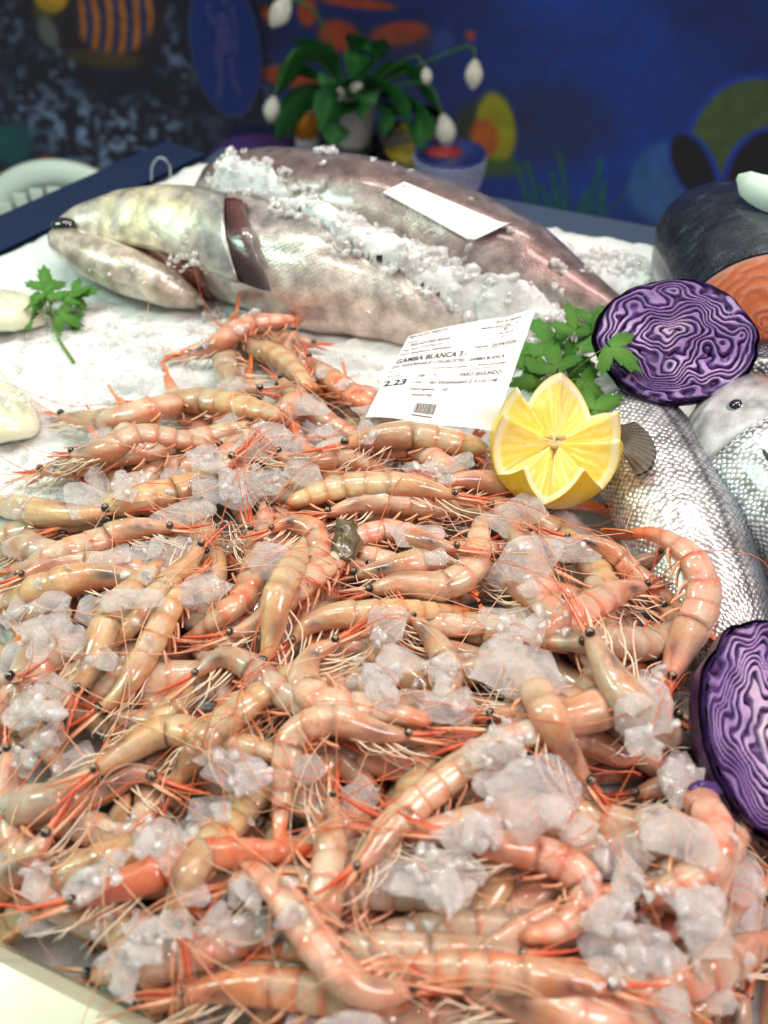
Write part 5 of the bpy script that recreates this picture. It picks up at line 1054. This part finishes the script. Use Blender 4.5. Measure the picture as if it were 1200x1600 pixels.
def bar_on(S, n, parent, u0, u1, v0, v1, m_=12):
    uu, vv = np.meshgrid(np.linspace(u0, u1, m_), np.array([v0, v1]), indexing='ij'); P = S(uu, vv).reshape(-1, 3)+n*.00016
    mk('print', P, grid_faces(m_, 2, False)[:, ::-1], M['ink'], parent, smooth=False)
corn = [at(639, 527, .062), at(835, 492, .068), at(774, 664, .052), at(571, 650, .046)]
S, n = patch(corn, lambda u, v: .0035*np.sin(u*2.6+.3)*(1-.3*v)-.006*sstep(.8, 1, v)*(.3+u)+.004*sstep(.75, 1, u)*(1-v)+.0012*np.sin(u*9)*v)
e = empty('price_label', corn[3]); tag(e, 'white printed paper label reading GAMBA BLANCA standing behind the shrimp', 'label')
sheet('paper', S, n, e)
for s_, u_, v_, h_, w_, b_ in [
 ('PESCADOS FRESCOS', .01, .045, .045, .31, .004), ('Fabricado por:', .02, .115, .032, .16, 0), ('C. PESCADORES BAHIA', .015, .165, .048, .36, .006), ('Reg. Sanit. 12.03750/CAT', .02, .215, .036, .32, 0), ('Fecha Expedicion: 20/04/2026', .015, .272, .036, .40, .004),
 ('Zona de captura', .70, .055, .040, .20, .004), ('Mediterraneo FAO 37.1.2', .60, .105, .034, .34, 0), ('ES', .79, .145, .034, .03, 0), ('12.06172/CE', .735, .185, .034, .14, 0), ('CE', .785, .228, .034, .03, 0), ('Caducidad:', .60, .302, .034, .12, 0), ('25/04/2026', .745, .304, .046, .19, .004),
 ('GAMBA BLANCA 3 -', .015, .372, .075, .56, .014), ('DPS PARAPENAEUS LONGIROSTRIS - GAMBA BLANCA', .005, .432, .048, .88, .004), ('CC', .0, .482, .038, .03, 0), ('Conservar entre 0-4 grados', .34, .492, .028, .28, .004), ('Producto de acuicultura', .70, .490, .028, .22, .004),
 ('Peso neto:', .01, .545, .026, .11, 0), ('2.23', .01, .655, .092, .18, .016), ('Caja:', .245, .572, .046, .075, 0), ('4', .38, .572, .046, .018, 0), ('FARO SEGUNDO', .585, .585, .052, .32, .006), ('Lote:', .245, .648, .044, .07, 0), ('00139200426001Z A1-0-1-08', .375, .655, .042, .52, .005), ('Descongelado:', .245, .722, .040, .20, 0), ('NO', .50, .726, .044, .045, .004), ('ARRASTRE', .28, .785, .036, .16, .006)]:
    text_on(S, n, e, s_, u_, v_, h_, bold=b_, wid=w_)
for v_ in (.062, .318, .512): bar_on(S, n, e, .01 if v_ > .1 else .01, .985 if v_ > .1 else .33, v_, v_+.004)
br_ = random.Random(4); ub = .345
while ub < .50:
    wdb = br_.choice((.003, .003, .006, .009)); bar_on(S, n, e, ub, ub+wdb, .85, .925, 2); ub += wdb+br_.choice((.003, .005))
bar_on(S, n, e, .34, .50, .942, .95)
el = np.linspace(0, 2*math.pi, 60); uo, vo = .805+.105*np.cos(el), .178+.068*np.sin(el); ui, vi = .805+.101*np.cos(el), .178+.064*np.sin(el)
P = np.vstack([S(uo, vo), S(ui, vi)])+n*.00016; mk('print', P, [[i, i+1, 60+i+1, 60+i] for i in range(59)], M['ink'], e, smooth=False)
# blank paper draped over the rear hake
qc = [(632, 284), (800, 355), (745, 381), (598, 300)]
nu_, nv_ = 30, 14; uu, vv = np.meshgrid(np.linspace(0, 1, nu_), np.linspace(0, 1, nv_), indexing='ij')
from mathutils.bvhtree import BVHTree
bvh = BVHTree.FromPolygons([tuple(q) for q in REAR[0][0]], REAR[0][1]); PP = np.zeros((nu_, nv_, 3))
for i in range(nu_):
    for j in range(nv_):
        u_, v_ = uu[i, j], vv[i, j]; q = np.array(qc[0])*(1-u_)*(1-v_)+np.array(qc[1])*u_*(1-v_)+np.array(qc[2])*u_*v_+np.array(qc[3])*(1-u_)*v_
        d = nrm(ray(q[0], q[1])); hit = bvh.ray_cast(Vector(CAM), Vector(d))[0]
        PP[i, j] = np.array(hit)-d*.0022 if hit else PP[i, max(j-1, 0)]+[0, .003, 0]
miss = ~np.isfinite(PP).all(-1) | (np.abs(PP).sum(-1) < .05)
for j in range(nv_-2, -1, -1):
    for i in range(nu_):
        if miss[i, j]: PP[i, j] = PP[i, j+1]+np.array([.0, .003, -.0025])
PP[-3:, :, 2] += np.array([.001, .002, .004])[:, None]
f = grid_faces(nu_, nv_, False); P = PP.reshape(-1, 3)
e = empty('paper_slip', P.mean(0)-[0, 0, .01]); tag(e, 'blank white paper slip draped over the rear hake', 'label')
mk('paper', np.vstack([P, P-[0, 0, .0003]]), np.vstack([f[:, ::-1], f+len(P)]), M['paper'], e)
def SP(u, v):
    u = np.clip(np.asarray(u, float), 0, 1)*(nu_-1); v = np.clip(np.asarray(v, float), 0, 1)*(nv_-1); i = np.minimum(u.astype(int), nu_-2); j = np.minimum(v.astype(int), nv_-2); a, b = (u-i)[..., None], (v-j)[..., None]
    return PP[i, j]*(1-a)*(1-b)+PP[i+1, j]*a*(1-b)+PP[i+1, j+1]*a*b+PP[i, j+1]*(1-a)*b
text_on(SP, np.array([0, -.3, 1.]), e, 'A5', .02, .30, .16, bold=.01, wid=.05)
# pale tag above the salmon
A = catmull([at(1152, 276, .10), at(1175, 292, .102), at(1215, 306, .104), at(1262, 318, .105)], 20); wd = np.interp(np.linspace(0, 1, 20), [0, .2, .6, 1], [.0015, .007, .010, .010])
nv3 = nrm(CAM-A[0]); sd = nrm(np.cross(nrm(A[-1]-A[0]), nv3)); V_ = np.vstack([A+sd*wd[:, None], A-sd*wd[:, None], A+sd*wd[:, None]-nv3*.0015, A-sd*wd[:, None]-nv3*.0015]); 
F_ = [[i, i+1, 21+i, 20+i] for i in range(19)]+[[40+i, 60+i, 61+i, 41+i] for i in range(19)]+[[i, 40+i, 41+i, i+1] for i in range(19)]+[[20+i, 21+i, 61+i, 60+i] for i in range(19)]
o = mk_own('plastic_tag', V_, F_, M['plastic'], V_.mean(0)); tag(o, 'pale pointed plastic tag standing above the salmon', 'tag')
# dark seaweed scrap among the shrimp
v, f = sphere((0, 0, 0), 1, 18, 12, (.0065, .013, .0035)); v = v+.0035*np.stack([fbm(v[:, 0]*300+9, v[:, 1]*300, 3)-.5, fbm(v[:, 0]*300, v[:, 1]*300+7, 3)-.5, fbm(v[:, 0]*260+3, v[:, 1]*260, 3)-.5], 1)*2
p_ = on_pile(540, 845, .002); o = mk_own('seaweed_scrap', v+p_, f, M['wetflesh'], p_, cols=lerp(s2l((66, 62, 44)), s2l((120, 108, 80)), RNG.random(len(v)))); tag(o, 'dark brown wet scrap beside the orange hooked shrimp', 'seaweed')
# ================================================================== BACKGROUND THINGS
SHZ = CAMH+at_y(600, 262, 1.5)[2]-CAMH
sh = empty('back_shelf', (0, 1.65, SHZ-.04)); tag(sh, kind='structure'); sh['label'] = 'dark shelf behind the counter'
v, f = slab([(-.30, 1.36), (.13, 1.36), (.13, 1.70), (-.30, 1.70)], SHZ-.04, SHZ); mk('shelf_board', v, f[::1], flat_mat('shelf_paint', (24, 34, 62), Roughness=.4), sh, smooth=False)
PY = 1.55
def bgp(px, py, y=PY): return at_y(px, py, y)
K = 1/((bgp(560, 200)-CAM)@FW/FPX)                            # pixels per metre at the plant
def lathe(c, prof, n=32):
    th = np.arange(n)*2*math.pi/n; v = np.array([[c[0]+r*math.cos(a), c[1]+r*math.sin(a), c[2]+z] for r, z in prof for a in th])
    f = grid_faces(len(prof), n).tolist(); f.append(list(range(n))[::-1]); return v, f
pc = bgp(552, 255); pc[2] = SHZ
e = empty('peace_lily', pc); tag(e, 'potted peace lily with drooping white flowers behind the fish', 'plant')
H = 0.056
v, f = lathe(pc, [(.040, 0), (.048, .01), (.050, H*.55), (.046, H*.56), (.044, H*.5)]); mk('pot_cover', v, f, flat_mat('dark_green_pot', (22, 44, 36), Roughness=.4), e)
v, f = lathe(pc+[0, 0, .002], [(.030, 0), (.034, H*.5), (.044, H*1.9), (.047, H*1.92), (.046, H*1.98), (.041, H*1.98), (.040, H*1.8), (.002, H*1.8)]); mk('pot', v, f, flat_mat('white_pot', (200, 200, 196), Roughness=.45), e)
root = pc+np.array([0, 0, H*1.85]); lr = random.Random(12)
def lily_leaf(p0, p1, p2, wd, c1=(34, 92, 44), c2=(54, 126, 60)):
    A = catmull([p0, p1, p2], 20); t = np.linspace(0, 1, 20); T = nrm(np.gradient(A, axis=0)); side = nrm(np.cross(T, np.array([.1, .6, .8]))); nn = np.cross(side, T)
    w = wd*np.clip(np.interp(t, [0, .3, .34, .6, .85, 1], [.06, .08, .4, 1.15, .8, .02]), .02, 1.2)*1.2
    rows = [A+side*(s*w)[:, None]+nn*(abs(s)*w*.35)[:, None] for s in (-1, -.5, 0, .5, 1)]
    P = np.stack(rows, 1).reshape(-1, 3); f = grid_faces(20, 5, False); c = np.tile(lerp(s2l(c1), s2l(c2), np.array([.9, .3, 1, .2, .8])), (20, 1))
    mk('leaf', np.vstack([P, P-nn.repeat(5, 0)*.0006]), np.vstack([f, f[:, ::-1]+len(P)]), M['lily'], e, np.vstack([c, c]))
for mid, tip, yy, wd in [((495, 95), (430, 150), 1.50, .032), ((500, 160), (428, 222), 1.46, .034), ((530, 175), (520, 232), 1.44, .030), ((560, 150), (565, 190), 1.43, .026), ((600, 140), (640, 200), 1.45, .026), ((640, 165), (658, 240), 1.45, .026), ((620, 110), (690, 180), 1.52, .022), ((520, 100), (452, 60), 1.62, .022), ((585, 95), (600, 60), 1.66, .02), ((560, 85), (545, 50), 1.66, .02), ((610, 120), (665, 110), 1.6, .024), ((490, 125), (440, 110), 1.6, .024), ((530, 130), (500, 205), 1.42, .026), ((590, 165), (600, 215), 1.46, .024), ((480, 150), (450, 215), 1.52, .028)]:
    lily_leaf(root+np.array([lr.uniform(-.01, .01), lr.uniform(-.01, .01), 0]), bgp(*mid, yy), bgp(*tip, yy-.03), wd)
for stem, fl, tip in [((470, 75), (428, 150), (422, 192)), ((640, 90), (665, 105), (668, 132)), ((660, 130), (692, 178), (700, 232)), ((720, 75), (742, 92), (738, 140)), ((500, 30), (452, -5), (424, 42))]:
    a, b, c_ = bgp(*stem, 1.47), bgp(*fl, 1.45), bgp(*tip, 1.44)
    vt, ft = tube(catmull([root, a, b], 20), .0022, 6); fs = mk('flower_stem', vt, ft, M['lily'], e, np.tile(s2l((70, 120, 60)), (len(vt), 1)))
    A = catmull([b, (b+c_)/2+np.array([0, -.008, 0]), c_], 14); t = np.linspace(0, 1, 14); T = nrm(np.gradient(A, axis=0)); side = nrm(np.cross(T, np.array([0, 1., .2]))); w = length(A)*.30*np.sin(np.pi*np.clip(t*.95+.03, 0, 1))**.8
    th = np.linspace(-2.2, 2.2, 9); nn = np.cross(side, T); P = (A[:, None, :]+w[:, None, None]*(np.sin(th)[None, :, None]*side[:, None, :]-np.cos(th)[None, :, None]*.6*nn[:, None, :])).reshape(-1, 3)
    fl_ = mk('flower', P, grid_faces(14, 9, False), M['lily'], e, np.tile(s2l((226, 228, 214)), (len(P), 1))); sub(fl_, fs)
# spray bottle / canister
bc = bgp(482, 258, 1.52); bc[2] = SHZ
e = empty('canister', bc); tag(e, 'small white canister with orange band left of the plant pot', 'bottle')
v, f = lathe(bc, [(.020, 0), (.021, .004), (.021, .05)]); mk('base_band', v, f, flat_mat('can_white', (196, 200, 206), Roughness=.4), e)
v, f = lathe(bc+[0, 0, .050], [(.0212, 0), (.0212, .045)]); mk('orange_band', v, f, flat_mat('can_orange', (214, 140, 40), Roughness=.4), e)
v, f = lathe(bc+[0, 0, .095], [(.0208, 0), (.0205, .018), (.017, .022), (.001, .022)]); mk('lid', v, f, flat_mat('can_lid', (206, 206, 200), Roughness=.4), e)
# glass bowl with lemons' juice
gc = bgp(645, 262, 1.50); gc[2] = SHZ
e = empty('glass_bowl', gc); tag(e, 'round glass bowl holding yellow liquid right of the plant', 'bowl')
v, f = lathe(gc, [(.03, 0), (.05, .012), (.060, .04), (.058, .07), (.046, .095), (.044, .093), (.055, .07), (.057, .04), (.047, .015), (.002, .005)]); mk('glass', v, f, M['glass'], e)
v, f = lathe(gc+[0, 0, .004], [(.03, .002), (.046, .012), (.054, .034), (.002, .034)]); mk('liquid', v, f, flat_mat('yellow_juice', (206, 176, 30), Roughness=.1, Coat_Weight=.5), e)
# blue and white patterned basket
kc = bgp(700, 300, 1.40); kc[2] = SHZ
e = empty('woven_basket', kc); tag(e, 'blue and white patterned round basket behind the paper slip', 'basket')
nb, nh = 44, 7; th = np.arange(nb)*2*math.pi/nb
v, f = lathe(kc, [(.045, 0), (.055, .03), (.060, .07), (.056, .07), (.050, .03), (.002, .01)]); mk('wall', v, f, flat_mat('basket_blue', (34, 52, 120), Roughness=.5), e)
for k in range(nh):
    z = .008+.009*k; r = np.interp(z, [0, .03, .07], [.045, .055, .060])+.0012; vt, ft = tube(np.array([[kc[0]+r*math.cos(a), kc[1]+r*math.sin(a), kc[2]+z+.0018*(-1)**i] for i, a in enumerate(np.r_[th, th[:1]])]), .0018, 5); mk('strand', vt, ft, flat_mat('basket_white', (170, 180, 206), Roughness=.5) if k == 0 else bpy.data.materials['basket_white'], e)
v, f = sphere(kc+np.array([-.01, 0, .07]), .02, 14, 8, (1.6, 1, .3)); o = mk_own('red_packet', v, f, flat_mat('red_packet', (150, 40, 46), Roughness=.4), kc+np.array([-.01, 0, .066])); tag(o, 'small dark red packet in the patterned basket', 'packet')
# purple cloth
uu, vv = np.meshgrid(np.linspace(0, 1, 30), np.linspace(0, 1, 16), indexing='ij'); a, b = bgp(330, 262, 1.5), bgp(466, 262, 1.5)
P = np.stack([a[0]+(b[0]-a[0])*uu, 1.42+.16*vv, SHZ+.003+.045*np.sin(np.pi*np.clip(uu*.9+.05, 0, 1))**.6*np.sin(np.pi*np.clip(vv*.9+.05, 0, 1))**.5+.01*(fbm(uu*5, vv*5, 3)-.5)], -1).reshape(-1, 3)
o = mk_own('folded_cloth', P, grid_faces(30, 16, False)[:, ::-1], flat_mat('purple_cloth', (66, 38, 108), Roughness=.8), (a[0]/2+b[0]/2, 1.5, SHZ)); tag(o, 'folded purple cloth on the shelf left of the canister', 'cloth')
# oval plaque on the mural
oc = at_y(352, 78, WY-.02); k = ((oc-CAM)@FW)/FPX; rx, rz = 56*k, 90*k/cp*.80
e = empty('oval_plaque', oc); tag(e, 'blue oval plaque with faint pale figure on the wall', 'plaque')
th = np.linspace(0, 2*math.pi, 64, endpoint=False)
def disc(rx_, rz_, y0, y1):
    v = np.vstack([np.stack([oc[0]+rx_*np.cos(th), np.full(64, y), oc[2]+rz_*np.sin(th)], 1) for y in (y0, y1)]); return v, grid_faces(2, 64).tolist()+[list(range(64))[::-1]]
mk('rim', *disc(rx, rz, WY-.018, WY-.002), flat_mat('plaque_rim', (48, 58, 98), Roughness=.4), e, smooth=False)
mk('face', *disc(rx*.92, rz*.94, WY-.021, WY-.003), flat_mat('plaque_blue', (10, 40, 112), Roughness=.35), e, smooth=False)
def lump(pts, r):
    A = catmull([(oc[0]+x*rx, WY-.022, oc[2]+z*rz) for x, z in pts], 12); vt, ft = tube(A, r*rx, 8); vt[:, 1] = WY-.022+(vt[:, 1]-(WY-.022))*.12; return vt, ft
v, f = join(lump([(.0, .30), (.05, -.05)], .26), lump([(.02, .5), (.06, .30)], .2), lump([(-.28, .62), (-.32, .48), (-.1, .3)], .09), lump([(.1, .68), (.18, .6)], .12), lump([(.3, .58), (.36, .3), (.26, -.1)], .07), lump([(-.15, -.05), (-.22, -.4), (-.4, -.75)], .10), lump([(.12, -.1), (.14, -.4), (.28, -.66)], .10), lump([(-.2, .1), (-.28, -.12), (-.25, -.3)], .08))
mk('figure', v, f, flat_mat('plaque_figure', (44, 54, 122), Roughness=.5), e)
# white plastic chair behind the counter
cc = at_y(85, 330, 1.12); e = empty('plastic_chair', (cc[0], 1.2, cc[2]-.55)); tag(e, 'white plastic chair with slotted back at the left', 'chair')
topz = at_y(85, 268, 1.12)[2]; hw = .125; cx = cc[0]
th = np.linspace(0, math.pi, 40); 
def arch(rx_, rz_, z0): return np.stack([cx+rx_*np.cos(th), np.full(40, 1.12), z0+rz_*np.sin(th)], 1)
o_, i_ = arch(hw, .10, topz-.10), arch(hw*.74, .055, topz-.095); o_[:, 1] += .03*np.sin(th); i_[:, 1] += .03*np.sin(th)
back = np.array([0, .012, 0]); V_ = np.vstack([o_, i_, o_+back, i_+back]); F_ = []
for i in range(39): F_ += [[i, i+1, 41+i, 40+i], [80+i, 120+i, 121+i, 81+i], [i, 80+i, 81+i, i+1], [40+i, 41+i, 121+i, 120+i]]
mk('back_frame', V_, F_, M['plastic'], e)
for s_ in (-1, 1):
    v, f = slab([(cx+s_*hw*.87-.016, 1.121), (cx+s_*hw*.87+.016, 1.121), (cx+s_*hw*.87+.016, 1.132), (cx+s_*hw*.87-.016, 1.132)], topz-.42, topz-.098); mk('upright', v, f, M['plastic'], e, smooth=False)
for k in range(-3, 4):
    x = cx+k*.025; zt = topz-.095+.055*math.sqrt(max(0, 1-(k*.025/(hw*.74))**2)); v, f = slab([(x-.009, 1.135), (x+.009, 1.135), (x+.009, 1.143), (x-.009, 1.143)], topz-.40, zt+.008); mk('slat', v, f, M['plastic'], e, smooth=False)
v, f = slab([(cx-hw, .88+.26), (cx+hw, .88+.26), (cx+hw, 1.45), (cx-hw, 1.45)], topz-.44, topz-.42); mk('seat', v, f, M['plastic'], e, smooth=False)
for sx_ in (-1, 1):
    for y_ in (1.16, 1.43): v, f = slab([(cx+sx_*.11-.012, y_-.012), (cx+sx_*.11+.012, y_-.012), (cx+sx_*.11+.012, y_+.012), (cx+sx_*.11-.012, y_+.012)], topz-.85, topz-.441); mk('leg', v, f, M['plastic'], e, smooth=False)
# thin wire loop on the rim
b0 = at(236, 282, .006); A = catmull([at_y(236, 282, b0[1]), at_y(238, 258, b0[1]), at_y(250, 246, b0[1]), at_y(264, 256, b0[1]), at_y(266, 276, b0[1])], 24)
vt, ft = tube(A, .0012, 6); o = mk_own('wire_loop', vt, ft, M['steel'], A[0]); tag(o, 'thin bent wire loop above the blue rim', 'wire')
